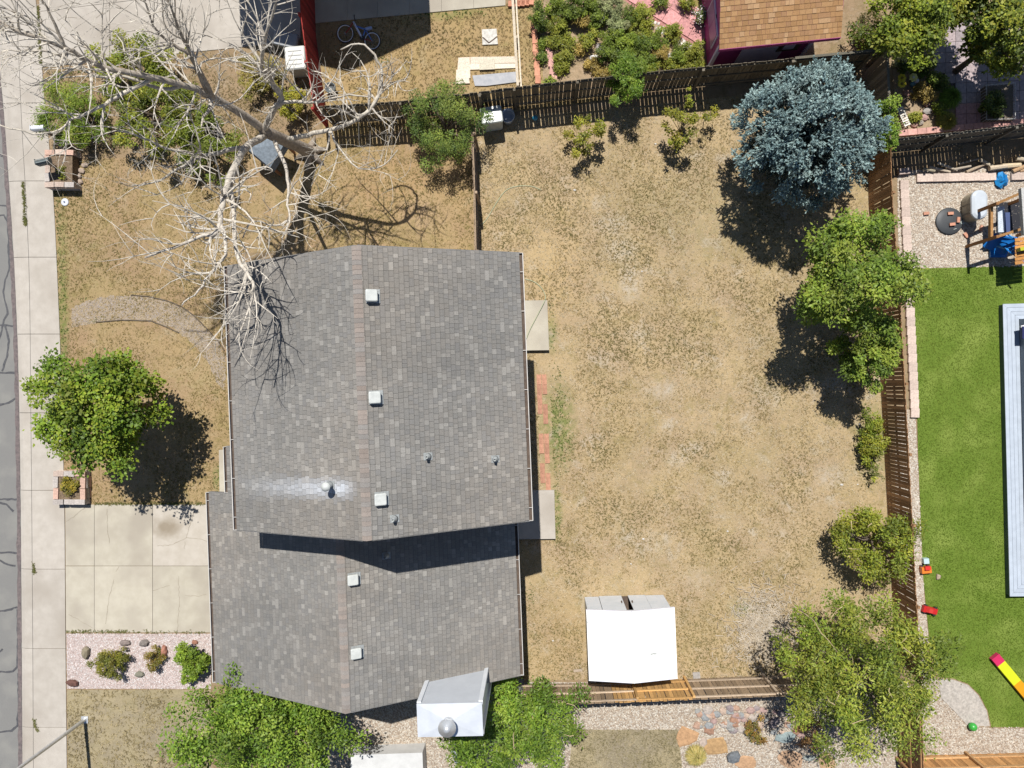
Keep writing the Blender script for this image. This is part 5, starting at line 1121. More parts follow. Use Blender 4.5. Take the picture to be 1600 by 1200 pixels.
pt = thing('flower_pot', P(1094,22), 'dark red flower pot with trailing flowers beside the purple shed', 'flower pot'); c = P(1096,24,0.4)
MB().lathe((c.x,c.y,0), [(0.14,0),(0.2,0.36),(0.22,0.36),(0.22,0.42),(0.18,0.42),(0.16,0.34),(0.01,0.34)], 20, (0.16,0.04,0.035)).build('pot', M_plastic_v, pt, True)
rg = np.random.default_rng(5); n = 500; ct = np.array([c.x,c.y,0.5])+rg.normal(0,[0.16,0.16,0.06],(n,3))
leaf_mesh('flowers', ct, rnd_unit(rg,n)*0.4+np.array([0,0,0.9]), rnd_unit(rg,n), rg.uniform(.04,.08,n), rg.uniform(.03,.05,n), np.array([(0.1,0.15,0.04),(0.16,0.2,0.05),(0.7,0.66,0.68),(0.15,0.2,0.05)])[rg.integers(0,4,n)], M_leaf, pt)
# ------------------------------------------------------------------ paved garden in the top right corner
pv_px = [(1462,40),(1640,40),(1640,198),(1500,204),(1496,150),(1462,100)]
pv = thing('garden_paving', P(1550,120), None, None); pv['kind'] = 'structure'
pvp = PP(pv_px); MB().sheet(pvp, 0.010).build('joint_sand', mat('dark_joint', (0.10,0.085,0.08), (0.14,0.11,0.10), 9, 0.95), pv)
t1 = [mesh_of(MB().box((0,0,0.03), (0.385,0.385,0.05), 0, c), 'paver', M_brick_v) for c in ((0.33,0.27,0.27),(0.30,0.255,0.26),(0.42,0.25,0.24))]
for i in range(-8, 9):
    for j in range(-7, 8):
        p = P(1550,120); x = p.x+i*0.4; y = p.y+j*0.4+i*0.012
        if inpoly(np.array([x]), np.array([y]), pvp)[0]: inst(t1[2] if (j < -2 and i < 2) else random.choice(t1[:2]), 'paver', pv, (x, y, random.uniform(-.004,.004)), 0.03)
orn_px = [(1395,90),(1462,60),(1500,150),(1502,206),(1398,212)]
struct('ornament_bed', MB().sheet(PP(orn_px), 0.008), lawnmat('orn_soil', (0.36,0.27,0.18), (0.30,0.21,0.14), (0.14,0.11,0.07), (0.42,0.36,0.3), 29.0, 0.6))
cp_ = thing('coping_wall', P(1402,208), 'pink brick coping along the top of the picket fence yard', 'coping')
a, b = P(1404,208,0.15), P(1640,186,0.15); n = 16
for k in range(n):
    q = a.lerp(b, (k+0.5)/n); o = inst(terp, 'brick', cp_, (q.x,q.y,0.0), math.atan2(b.y-a.y, b.x-a.x)); o.scale = ((b-a).length/n/0.215*0.97, 0.75, 1.3)
cs = thing('stone_ring', P(1425,165), 'half ring of flat stones round a small bed', 'stone ring')
for k in range(9):
    t = math.radians(110-k*24); q = P(1424+24*math.cos(t), 170-26*math.sin(t)); MB().rock(q, (0.17,0.14,0.12), random.Random(k), [(0.42,0.25,0.2),(0.36,0.33,0.3),(0.45,0.28,0.25),(0.38,0.33,0.28)][k%4], n=6).build('stone', M_stone_v, cs)
ld = thing('wooden_trellis', P(1412,182), 'small bleached wooden trellis lying in the stone ring', 'trellis')
a, b = P(1405,168,0.15), P(1418,197,0.15); e = (b-a).normalized(); s_ = Vector((-e.y,e.x,0))
for k in (-0.09, 0.09): MB().beam(a+s_*k, b+s_*k, 0.04, 0.04, (0.6,0.57,0.5)).build('stile', M_wood_v, ld)
for k in range(9): q = a.lerp(b, (k+0.5)/9); MB().beam(q-s_*0.12+Vector((0,0,0.03)), q+s_*0.12+Vector((0,0,0.03)), 0.05, 0.02, (0.64,0.61,0.55)).build('slat', M_wood_v, ld)
for i, (x, y, lab) in enumerate(((1409,122,'yellow flower ornament with a dark centre near the capped fence'),(1427,121,'pale yellow flower ornament with a white heart'),(1409,131,'low yellow flower ornament below the dark centred one'))):
    r_ = thing('flower_ornament', P(x, y), lab, 'ornament'); c = P(x, y, 0.45)
    MB().tube([(c.x,c.y,0),(c.x,c.y,0.43)], 0.012, 6, (0.1,0.25,0.08)).build('stem', M_plastic_v, r_)
    for k in range(7):
        t = k*0.8976; MB().lathe(c+Vector((0.095*math.cos(t),0.095*math.sin(t),0)), [(0.065,0),(0.07,0.015),(0.03,0.025)], 10, (0.72,0.58,0.03) if i != 1 else (0.78,0.72,0.2)).build('petal', M_plastic_v, r_)
    MB().lathe(c+Vector((0,0,0.01)), [(0.055,0),(0.05,0.03)], 12, (0.25,0.17,0.02) if i != 1 else (0.75,0.72,0.6)).build('centre', M_plastic_v, r_)
gn = thing('garden_figure', P(1425,132), 'small blue and white garden figure between yellow ornaments', 'figure'); c = P(1425,132)
MB().lathe(c, [(0.1,0),(0.11,0.12),(0.08,0.22),(0.05,0.25)], 14, (0.2,0.5,0.7)).build('base', M_plastic_v, gn, True); MB().lathe(c+Vector((0,0,0.25)), [(0.05,0),(0.085,0.06),(0.08,0.12),(0.02,0.16)], 14, (0.75,0.75,0.78)).build('top', M_plastic_v, gn, True)
def clump(name, label, px, py, r, h, n, pal, seed, cat='plant', wd=0.02, group=None):
    """fountain of narrow blades"""
    rg = np.random.default_rng(seed); c = P(px, py); root = thing(name, c, label, cat, group)
    a_ = rg.uniform(0, 6.283, n); rr_ = r*rg.random(n)**0.6; d = np.stack([np.cos(a_), np.sin(a_), np.zeros(n)], 1)
    hh = h*rg.uniform(0.6,1.1,n)*(1-0.5*(rr_/r)); b0 = np.array(c)+d*(0.12*r); m1 = b0+d*(rr_*0.5)[:,None]+np.array([0,0,1])*hh[:,None]; t1 = b0+d*rr_[:,None]+np.array([0,0,1])*(hh*0.6)[:,None]
    sdv = np.stack([-np.sin(a_), np.cos(a_), np.zeros(n)], 1)*wd*rg.uniform(0.6,1.3,(n,1))/2
    V = np.stack([b0-sdv, b0+sdv, m1+sdv, m1-sdv, t1, t1+sdv*0.3], 1).reshape(-1,3); i0 = np.arange(n)*6
    Fi = np.concatenate([np.stack([i0,i0+1,i0+2,i0+3],1), np.stack([i0+3,i0+2,i0+5,i0+4],1)])
    cl = np.array(pal)[rg.integers(0,len(pal),n)]*rg.uniform(0.85,1.15,(n,1))
    np_mesh('blades', V, 4, Fi, np.repeat(cl,6,0), M_blade, root); return root
clump('grass_clump', 'lime green grass clump in the ornament garden', 1481, 155, 0.45, 0.5, 1200, [(0.16,0.26,0.04),(0.22,0.32,0.05),(0.12,0.2,0.03)], 1)
clump('grass_clump', 'yellow grass clump by the pink coping', 1476, 192, 0.42, 0.4, 900, [(0.36,0.30,0.06),(0.30,0.27,0.06),(0.24,0.24,0.05)], 2)
clump('grass_clump', 'straw yellow ornamental grass clump beside the orange flagstones', 1086, 1178, 0.42, 0.45, 1600, [(0.46,0.36,0.12),(0.38,0.31,0.1),(0.24,0.23,0.07),(0.5,0.42,0.18)], 3, wd=0.016)
for i, (x, y, rx, ry, z, k) in enumerate(((1432,105,20,14,.5,'d'),(1455,112,18,14,.5,'d'),(1470,130,14,14,.5,'d'),(1440,140,12,14,.4,'b'),(1452,150,12,12,.35,'b'),(1415,100,16,14,.6,'d'),(1430,185,10,8,.25,'y'),(1468,170,10,10,.3,'g'),(1406,95,12,12,.7,'s'))):
    pl = PALS[k][0]; nm = {'d':'dark leafy plant in the shaded ornament garden','b':'dry brown plant in the ornament garden','y':'small yellow plant inside the stone ring','g':'small green plant by the lime grass clump','s':'silvery plant at the ornament garden corner'}[k]
    tree('garden_plant', nm, 'plant', x, y, rx, ry, z*0.7, z*0.5, int(7*rx*ry)+150, pl, 300+i, 0.075, 0.16, 14, 2.0, group='plants of the ornament garden '+{'d':'dark','b':'dry','y':'yellow','g':'green','s':'silver'}[k], trunk=0.015, limbs=0, sub='foliage')
wp = thing('wire_planter', P(1553,165), 'raised planter in a white wire frame with a leafy plant', 'planter')
q = [P(1531,140), P(1575,137), P(1575,192), P(1531,193)]
MB().prism(q, 0, 0.3, (0.16,0.13,0.1)).build('box', M_wood_v, wp)
for a_, b_ in zip(q, q[1:]+q[:1]):
    nn_ = max(4, int((b_-a_).length/0.11))
    for k in range(nn_): p = a_.lerp(b_, k/nn_); MB().tube([(p.x,p.y,0.0),(p.x,p.y,0.42)], 0.012, 5, (0.6,0.6,0.58)).build('wire', M_plastic_v, wp)
    MB().tube([(a_.x,a_.y,0.42),(b_.x,b_.y,0.42)], 0.012, 5, (0.6,0.6,0.58)).build('wire_rim', M_plastic_v, wp)
tree('planter_plant', 'leafy dark green plant inside the wire framed planter', 'plant', 1553, 163, 19, 22, 0.5, 0.25, 2600, DARKL, 320, 0.085, 0.18, 26, 1.7, trunk=0.02, limbs=0)
# split logs by the fence
for i, (x0, y0, x1, y1, r, c) in enumerate(((1450,262,1482,270,.055,(0.4,0.33,0.25)),(1462,256,1492,268,.05,(0.42,0.36,0.28)),(1486,267,1512,262,.05,(0.38,0.32,0.25)),(1508,270,1540,256,.06,(0.4,0.31,0.22)),(1528,252,1546,262,.07,(0.45,0.38,0.28)),(1540,266,1566,263,.10,(0.45,0.37,0.27)),(1562,262,1590,260,.11,(0.48,0.38,0.25)),(1578,270,1606,258,.08,(0.42,0.27,0.15)),(1582,250,1604,254,.10,(0.5,0.42,0.3)),(1590,268,1625,262,.08,(0.4,0.26,0.15)),(1495,258,1525,250,.045,(0.36,0.3,0.23)),(1438,266,1456,270,.06,(0.36,0.31,0.22)))):
    a, b = P(x0, y0), P(x1, y1); z = r+0.02+0.05*(i % 3); m = MB(); m.tube([a+Vector((0,0,z)), a.lerp(b,.5)+Vector((0,0,z+.02)), b+Vector((0,0,z+.03))], [r, r*0.95, r*0.85], 8, c)
    tag(m.build('log', M_wood_v), ('thin grey branch' if r <= .05 else 'slim weathered log' if r <= .065 else 'reddish brown split log' if r < .09 else 'thick pale split log')+' in the pile along the dark fence', 'log', 'logs piled along the fence')
ed = thing('stone_curb', P(1440,283), 'row of pinkish concrete edging blocks in front of the logs', 'edging')
em = mesh_of(MB().box((0,0,0.06), (0.60,0.30,0.12), 0, (0.50,0.40,0.34)), 'block', M_brick_v)
for k in range(9):
    if k in (5,): continue
    q = P(1443+k*24.5, 279-k*0.5); inst(em, 'block', ed, (q.x,q.y,0), 0.02+random.uniform(-.02,.02)).scale = (1.0,1.0,1.0)
fe = thing('stone_curb', P(1408,345), 'line of pinkish concrete edging blocks along the brown fence', 'edging')
for k in range(27):
    y = 290+k*14.2
    if 0: pass
    x = 1409+(y-290)*0.047; 
    if y > 655: break
    q = P(x+2, y); o = inst(em, 'block', fe, (q.x,q.y,0), math.pi/2-0.04+random.uniform(-.015,.015)); o.scale = (0.58,1.05,1)
br = thing('corner_block', P(1410,268), 'loose pinkish block at the fence corner', 'block'); MB().box(P(1412,268,0.12), (0.42,0.22,0.16), 0.1, (0.5,0.4,0.35)).build('block', M_stone_v, br)
# water tank, fire pit lid, bag
wt = thing('water_tank', P(1508,331), 'tan plastic water tank with a white oval lid on the gravel', 'tank')
def oval(c, hx, hy, z, n=20):
    pts = []
    for k in range(n):
        t = 2*math.pi*k/n; x = hx*math.cos(t); y = (hy-hx)*(1 if math.sin(t) >= 0 else -1)+hx*math.sin(t); pts.append((c.x+x, c.y+y, z))
    return pts
c = P(1532,319,0.8); lv = [oval(c,0.25,0.5,0.02), oval(c,0.28,0.53,0.1), oval(c,0.295,0.545,0.4), oval(c,0.28,0.53,0.66)]
MB().add(sum(lv, []), [(l*20+k, l*20+(k+1)%20, l*20+20+(k+1)%20, l*20+20+k) for l in range(3) for k in range(20)]+[tuple(range(60,80))], (0.36,0.32,0.23)).build('tank', M_plastic_v, wt)
lv = [oval(c,0.295,0.55,0.66), oval(c,0.305,0.56,0.70), oval(c,0.29,0.545,0.75), oval(c,0.2,0.45,0.8)]
MB().add(sum(lv, []), [(l*20+k, l*20+(k+1)%20, l*20+20+(k+1)%20, l*20+20+k) for l in range(3) for k in range(20)]+[tuple(range(60,80))], (0.56,0.61,0.66)).build('lid', M_plastic_v, wt)
for k in (-0.25, 0.08): MB().box((c.x-0.30, c.y+k, 0.35), (0.02,0.03,0.6), 0, (0.2,0.18,0.14)).build('strap', M_plastic_v, wt)
fpit = thing('fire_pit_lid', P(1482,346), 'round black metal fire pit lid with bricks lying on it', 'lid'); c = P(1482,346)
MB().lathe(c, [(0.5,0.0),(0.52,0.06),(0.49,0.08),(0.3,0.11),(0.02,0.13)], 28, (0.055,0.06,0.065)).build('lid', M_paint_v, fpit, True)
bs = mesh_of(MB().box((0,0,0.04), (0.21,0.11,0.08), 0, (0.48,0.24,0.16)), 'loose_brick', M_brick_v)
for i, (x, y, z, rz, lab) in enumerate(((1481.5,335,.11,0.05,'loose brick at the top of the black fire pit lid'),(1493.5,345,.11,1.5,'loose brick at the side of the black fire pit lid'),(1484,352,.12,0.1,'dull brick in the middle of the black fire pit lid'),(1446,334,.01,0.15,'red brick on the gravel left of the fire pit lid'),(1508,368,.01,-0.9,'red brick on the gravel below the tank'),(1532,357,.01,1.3,'orange brick on the gravel at the foot of the tank'))):
    p = P(x, y); o = bpy.data.objects.new('loose_brick', bs); C.objects.link(o); o.location = (p.x, p.y, z); o.rotation_euler = (0,0,rz); tag(o, lab, 'brick')
for i, (x, y, sx, sy, rz, lab) in enumerate(((1502,348,.34,.18,-0.05,'pale grey-green block beside the fire pit lid'),(1489,358,.4,.16,0.55,'pale grey broken block below the fire pit lid'))):
    p = P(x, y); tag(MB().rock(p+Vector((0,0,0)), (sx/2*1.15, sy/2*1.25, 0.1), random.Random(i+3), (0.42,0.46,0.42), n=6).build('concrete_block', M_stone_v), lab, 'block')
bagc = P(1563,283); m = MB(); rr_ = random.Random(4); n = 12
vs = []
for l, (r, z) in enumerate(((.26,.0),(.3,.08),(.26,.18),(.15,.26),(.04,.28))):
    for k in range(n): q = r*rr_.uniform(0.7,1.25); t = 6.283*k/n; vs.append((bagc.x+q*math.cos(t)*0.75, bagc.y+q*math.sin(t), max(0.005, z*rr_.uniform(.75,1.2))))
m.add(vs, [(l*n+k, l*n+(k+1)%n, l*n+n+(k+1)%n, l*n+n+k) for l in range(4) for k in range(n)]+[tuple(range(48,60))], (0.02,0.26,0.62))
tag(m.build('plastic_bag', M_plastic_v), 'crumpled bright blue plastic bag on the edging blocks', 'bag')
# play set with slide
def playset():
    root = thing('play_set', P(1578,350), 'wooden play set with a blue slide beside the turf', 'play set')
    wd = (0.25,0.12,0.045); z = 1.5
    A1, B1, D1, C1 = P(1548,322,z), P(1592,303,z), P(1548,373,z), P(1605,355,z)
    for p in (A1, D1, B1+Vector((0.6,0,0)), C1+Vector((0.6,0,0))): MB().beam((p.x,p.y,0), (p.x,p.y,z+0.4), 0.1, 0.1, wd).build('post', M_wood_v, root)
    for a_, b_ in ((A1, B1), (D1, C1), (A1, D1)): MB().beam(a_, b_+(b_-a_)*0.3 if a_ is not A1 or b_ is not D1 else b_, 0.09, 0.14, (0.30,0.16,0.06)).build('beam', M_wood_v, root)
    gb_ = P(1596,330,2.1); MB().box((gb_.x+0.1, gb_.y, 2.05), (0.16,1.65,0.16), 0.06, (0.38,0.38,0.36)).build('top_beam', M_wood_v, root)
    sb = P(1564,343,1.0); MB().box((sb.x,sb.y,1.0), (0.24,0.95,0.05), 0.02, (0.45,0.5,0.55)).build('seat_board', M_wood_v, root)
    MB().box((sb.x+0.25,sb.y-0.12,0.9), (0.26,0.8,0.05), 0.02, (0.06,0.09,0.2)).build('seat_board', M_paint_v, root)
    for k in range(7): q = P(1592,372+k*6,1.2); MB().box((q.x+0.35,q.y,1.2), (1.0,0.12,0.03), 0.15, (0.42,0.2,0.06)).build('deck_board', M_wood_v, root)
    yl = P(1598,388,1.35); MB().box((yl.x+0.1,yl.y,1.35), (0.5,0.12,0.2), 0.2, (0.5,0.5,0.04)).build('panel', M_plastic_v, root)
    # slide: trough from the deck down to the gravel, flaring at its foot
    path_ = [P(1606,405,1.05), P(1590,394,0.85), P(1572,380,0.55), P(1560,378,0.3), P(1550,392,0.12)]
    m = MB(); vs = []; wv = (0.26,0.28,0.3,0.36,0.42); blue = (0.01,0.17,0.55)
    for i, p in enumerate(path_):
        d = path_[min(i+1,4)]-path_[max(i-1,0)]; s2 = Vector((-d.y,d.x,0)).normalized(); w2 = wv[i]
        for k, (f, h_) in enumerate(((-1.08,0.2),(-1,0.22),(-0.8,0.04),(0,0),(0.8,0.04),(1,0.22),(1.08,0.2))): vs.append(p+s2*f*w2+Vector((0,0,h_*(1 if i < 4 else 0.5))))
    m.add(vs, [(i*7+k, i*7+k+1, i*7+8+k, i*7+7+k) for i in range(4) for k in range(6)], blue); m.build('slide', M_plastic_v, root, True)
    foot = [P(1548,378,0.14), P(1562,372,0.2), P(1580,385,0.2), P(1572,402,0.12), P(1547,402,0.1)]
    MB().prism(foot, 0.06, 0.13, (0.01,0.2,0.58)).build('slide_foot', M_plastic_v, root)
    for t in (-1,1): MB().tube([path_[0]+Vector((0,t*0.28,0.22)), path_[1]+Vector((-.05,t*0.28,0.24)), path_[2]+Vector((-0.1,t*0.28,0.25)), path_[3]+Vector((-0.2,t*0.2,0.24))], 0.03, 8, (0.04,0.28,0.65)).build('slide_rail', M_plastic_v, root, True)
    MB().box((P(1580,325,0.05).x, P(1580,340,0.05).y, 0.02), (1.1,1.2,0.02), 0, (0.02,0.02,0.025)).build('rubber_mat', M_paint_v, root)
playset()
# grey composite deck on the turf
dk = thing('composite_deck', P(1590,700), 'light grey composite deck with a raised inner step beside the turf', 'deck')
M_comp = mat('composite_board', (0.92,0.92,0.92), (1.04,1.04,1.04), 3, 0.6, vcol=True, rnd=0.05)
dcol = (0.37,0.415,0.475); skirt = (0.10,0.15,0.15); z1, z2 = 0.30, 0.62
TL, BL = P(1567,475,z1), P(1578,932,z1); ey = (BL-TL); Ld = ey.length; ey.normalize(); exd = Vector((-ey.y, ey.x, 0)); 
if exd.x < 0: exd = -exd
MB().hexa([TL+exd*.02+ey*.02-Vector((0,0,z1)), TL+exd*4-Vector((0,0,z1)), BL+exd*4-Vector((0,0,z1)), BL+exd*.02-ey*.02-Vector((0,0,z1)), TL+exd*.02+ey*.02-Vector((0,0,.03)), TL+exd*4-Vector((0,0,.03)), BL+exd*4-Vector((0,0,.03)), BL+exd*.02-ey*.02-Vector((0,0,.03))], skirt).build('skirt', M_paint_v, dk)
for k in range(4):                                     # picture-frame boards, mitred round the edge
    i0 = k*0.148; i1 = i0+0.140
    p = lambda i, j, z: TL+exd*i+ey*j+Vector((0,0,z-z1))
    z = z1
    MB().hexa([p(i0,i0,z-.03),p(i0,Ld-i0,z-.03),p(i1,Ld-i1,z-.03),p(i1,i1,z-.03),p(i0,i0,z),p(i0,Ld-i0,z),p(i1,Ld-i1,z),p(i1,i1,z)][::1], dcol).build('board', M_comp, dk)
    MB().hexa([p(i0+.004,i0,z-.03),p(i1+.004,i1,z-.03),p(4,i1,z-.03),p(4,i0,z-.03),p(i0+.004,i0,z),p(i1+.004,i1,z),p(4,i1,z),p(4,i0,z)], dcol).build('board', M_comp, dk)
    MB().hexa([p(i0+.004,Ld-i0,z-.03),p(i1+.004,Ld-i1,z-.03),p(4,Ld-i1,z-.03),p(4,Ld-i0,z-.03),p(i0+.004,Ld-i0,z),p(i1+.004,Ld-i1,z),p(4,Ld-i1,z),p(4,Ld-i0,z)], dcol).build('board', M_comp, dk)
MB().hexa([p(.6,.6,z1-.02),p(4,.6,z1-.02),p(4,Ld-.6,z1-.02),p(.6,Ld-.6,z1-.02),p(.6,.6,z2-.03),p(4,.6,z2-.03),p(4,Ld-.6,z2-.03),p(.6,Ld-.6,z2-.03)], (0.22,0.26,0.30)).build('riser', M_paint_v, dk)
for k in range(16): 
    i0 = .58+k*0.148; MB().hexa([p(i0,.58,z2-.03),p(i0+.14,.58,z2-.03),p(i0+.14,Ld-.58,z2-.03),p(i0,Ld-.58,z2-.03),p(i0,.58,z2),p(i0+.14,.58,z2),p(i0+.14,Ld-.58,z2),p(i0,Ld-.58,z2)], dcol).build('board', M_comp, dk)
cu = thing('cushion', P(1600,520), 'navy cushion with a white edge on the raised deck', 'cushion'); c = P(1604,520,z2)
MB().box((c.x,c.y,z2+.08), (0.5,0.46,0.14), 0, (0.02,0.025,0.1)).build('pad', M_paint_v, cu); MB().box((c.x-0.02,c.y+0.27,z2+.06), (0.5,0.08,0.1), 0.2, (0.75,0.75,0.75)).build('edge', M_paint_v, cu)
# ------------------------------------------------------------------ toys on the turf
tc_ = thing('toy_car', P(1452,952), 'red toy car lying at the edge of the turf', 'toy car'); c = P(1451,952); rz = -0.25
def lp(x, y, z): return Vector((c.x+x*math.cos(rz)-y*math.sin(rz), c.y+x*math.sin(rz)+y*math.cos(rz), z))
MB().hexa([lp(-.3,-.13,.06),lp(.3,-.12,.06),lp(.3,.12,.06),lp(-.3,.13,.06),lp(-.29,-.12,.19),lp(.26,-.1,.15),lp(.26,.1,.15),lp(-.29,.12,.19)], (0.55,0.02,0.02)).build('body', M_plastic_v, tc_)
MB().hexa([lp(-.2,-.1,.19),lp(.1,-.1,.16),lp(.1,.1,.16),lp(-.2,.1,.19),lp(-.13,-.08,.29),lp(.02,-.08,.28),lp(.02,.08,.28),lp(-.13,.08,.29)], (0.62,0.05,0.04)).build('cabin', M_plastic_v, tc_)
for x in (-.19,.19):
    for y in (-.14,.14): q = lp(x,y,.07); MB().tube([q-(lp(0,.03,0)-lp(0,0,0)), q+(lp(0,.03,0)-lp(0,0,0))], 0.07, 12, (0.03,0.03,0.03)).build('wheel', M_plastic_v, tc_)
ty = thing('toy_truck', P(1443,888), 'orange and red plastic toy truck half under the bush', 'toy truck'); c = P(1443,889); rz = 0.1
MB().hexa([lp(-.18,-.13,.06),lp(.22,-.13,.06),lp(.22,.13,.06),lp(-.18,.13,.06),lp(-.17,-.12,.22),lp(.2,-.12,.2),lp(.2,.12,.2),lp(-.17,.12,.22)], (0.75,0.22,0.03)).build('body', M_plastic_v, ty)
MB().box(lp(.02,.1,.26), (.2,.14,.1), rz, (0.7,0.04,0.03)).build('cab', M_plastic_v, ty); MB().box(lp(.05,.34,.1), (.2,.2,.18), rz, (0.5,0.66,0.68)).build('trailer', M_plastic_v, ty)
for x in (-.1,.14):
    for y in (-.14,.14): q = lp(x,y,.07); MB().tube([q-(lp(0,.03,0)-lp(0,0,0)), q+(lp(0,.03,0)-lp(0,0,0))], 0.06, 12, (0.04,0.03,0.05)).build('wheel', M_plastic_v, ty)
se = thing('balance_board', P(1580,1058), 'pink, yellow and orange play board lying on the turf', 'toy'); a, b = P(1555,1026,.18), P(1612,1094,.18); e = (b-a).normalized(); s_ = Vector((-e.y,e.x,0))*0.175
for t0, t1_, cl in ((0,.16,(0.62,0.03,0.12)),(.16,.6,(0.66,0.72,0.02)),(.6,1.0,(0.72,0.33,0.01))):
    q = [a.lerp(b,t0)-s_, a.lerp(b,t1_)-s_, a.lerp(b,t1_)+s_, a.lerp(b,t0)+s_]; MB().prism(q, 0.02, 0.2, cl).build('segment', M_plastic_v, se)
gb = thing('ball', P(1518,1134), 'bright green play ball at the turf corner', 'ball'); c = P(1519,1135,0.12)
MB().lathe((c.x,c.y,0), [(0.02,0),(0.09,0.03),(0.14,0.09),(0.155,0.15),(0.14,0.22),(0.09,0.28),(0.02,0.3)], 20, (0.05,0.4,0.06)).build('ball', M_plastic_v, gb, True)
tag(MB().rock(P(1465,901), (0.1,0.13,0.11), random.Random(8), (0.42,0.33,0.24)).build('rock', M_stone_v), 'small tan rock on the turf beside the toy truck', 'rock')
cn = thing('concrete_corner', P(1515,1100), 'curved pale concrete corner slab where the turf ends', 'slab')
pc = [(1466,1060),(1490,1062),(1512,1070),(1528,1086),(1541,1110),(1546,1134),(1512,1134),(1490,1110),(1470,1090)]
MB().prism(PP(pc), -0.02, 0.03, (0.47,0.43,0.38)).build('slab', M_stone_v, cn)
struct('turf_margin', MB().sheet(PP([(1440,1010),(1455,1058),(1466,1062),(1512,1132),(1549,1138),(1760,1138),(1760,1300),(1440,1300)]), 0.009), gravelmat('margin_gravel', [tuple(q*0.9 for q in c) for c in TANG], 20))
stones('margin_stones', PP([(1440,1010),(1455,1058),(1466,1062),(1512,1134),(1660,1138),(1660,1200),(1440,1200)]), 3500, TANG, 0.035, 0.009, 'tan gravel between the turf and the plank fence', 9)
# ------------------------------------------------------------------ side yard south of the fence
for i, (x, y, rx, ry, h_, c, lab) in enumerate(((1072,1150,.52,.42,.05,(0.50,0.30,0.16),'large orange sandstone flagstone beside the dry grass clump'),(1118,1165,.52,.42,.05,(0.46,0.29,0.14),'ochre flagstone right of the dry grass clump'),(1166,1192,.5,.3,.05,(0.50,0.31,0.18),'orange flagstone under the dark boulder'),(1236,1185,.55,.36,.05,(0.46,0.30,0.19),'wide tan flagstone below the blue-grey rock slab'),(1292,1190,.35,.4,.05,(0.50,0.33,0.19),'orange tan flagstone under the broad olive tree'),
    (1144,1180,.27,.25,.24,(0.17,0.185,0.2),'dark grey boulder on the orange flagstone'),(1228,1152,.40,.26,.12,(0.27,0.33,0.33),'long blue-grey rock slab under the broad olive tree'),(1264,1183,.25,.13,.12,(0.33,0.36,0.33),'pale green-grey rock shard by the wide tan flagstone'),(1098,1160,.16,.24,.08,(0.47,0.38,0.32),'pale pink flagstone between two orange ones'))):
    tag(MB().rock(P(x, y), (rx, ry, h_), random.Random(140+i), c, n=8).build('flagstone' if h_ < .1 else 'boulder', M_stone_v), lab, 'stone')
rr_ = random.Random(12); CCOL = [(0.46,0.30,0.22),(0.34,0.33,0.31),(0.42,0.29,0.26),(0.5,0.38,0.3),(0.31,0.32,0.32),(0.47,0.41,0.36),(0.38,0.22,0.15),(0.3,0.25,0.25)]
CNAM = ['rust red','mid grey','dusty pink','sandy tan','blue-grey','pale buff','dark red','purple grey']
for i in range(110):
    x = rr_.uniform(1088,1262); y = 1106+rr_.random()**1.2*36+max(0,(x-1180)*0.12)*rr_.random()
    if x < 1150 and y > 1142-(1150-x)*0.1+4: continue
    s = rr_.uniform(0.09,0.21)
    tag(MB().rock(P(x, y), (s, s*rr_.uniform(.6,1), s*0.55), rr_, CCOL[i % 8], n=6).build('river_rock', M_stone_v), CNAM[i % 8]+(' large' if s > 0.15 else ' small')+' river rock in the rock patch south of the picket fence', 'rock', CNAM[i % 8]+' river rocks')
tree('shrub', 'small russet and green bush growing in the rock patch', 'shrub', 1180, 1145, 17, 24, 0.35, 0.3, 1000, [(0.12,0.12,0.04),(0.17,0.14,0.05),(0.24,0.13,0.06)], 331, 0.07, 0.15, 16, 2.0, trunk=0.02)
tree('shrub', 'purple leaved bush under the edge of the broad olive tree', 'shrub', 1262, 1150, 26, 34, 0.5, 0.4, 1300, [(0.10,0.05,0.04),(0.16,0.09,0.07),(0.22,0.15,0.1)], 332, 0.075, 0.18, 24, 2.0, trunk=0.02)
solid_slab('white_cover', [(548,1180),(660,1176),(662,1230),(548,1230)], 0.75, 'white flat lid of a storage box below the chimney', 'lid', mat('white_lid', (0.47,0.47,0.46), (0.54,0.54,0.53), 3, 0.5), 0.0)
solid_slab('timber_edge', [(772,1082),(812,1081),(812,1092),(772,1093)], 0.3, 'low timber planter edge beside the chimney shade', 'planter', mat('timber_edge', (0.36,0.26,0.17), (0.44,0.33,0.22), 9, 0.9), 0.0)
gg = rbox(722, 1180, 0, 0.6, 0.7, 0.55, 0.3, 'grill', 'covered grey grill under the feathery tree by the chimney', 'grill', (0.35,0.37,0.4))
for i, (x, y, lab) in enumerate(((812,1068,'grey stone statue standing at the fence end near the garage'),)):
    r_ = thing('garden_statue', P(x, y), lab, 'statue'); c = P(x, y)
    MB().lathe(c, [(0.14,0),(0.15,0.1),(0.1,0.18),(0.13,0.4),(0.15,0.62),(0.11,0.78),(0.05,0.84),(0.08,0.9),(0.09,0.98),(0.05,1.06)], 12, (0.28,0.28,0.27)).build('figure', M_stone_v, r_, True); MB().box(c+Vector((0,0,0.03)), (0.36,0.36,0.06), 0, (0.3,0.3,0.29)).build('plinth', M_stone_v, r_)
for i, (x, y, c, lab) in enumerate(((1088,1055,(0.40,0.37,0.34),'flat grey paver at the foot of the bottom fence'),(903,1047,(0.42,0.34,0.26),'narrow tan paver left of the white shed'))):
    p = P(x, y); tag(MB().box(p+Vector((0,0,.02)), (0.34 if i else .28, 0.1 if i else .26, 0.05), 0.1, c).build('paver', M_stone_v), lab, 'paver')
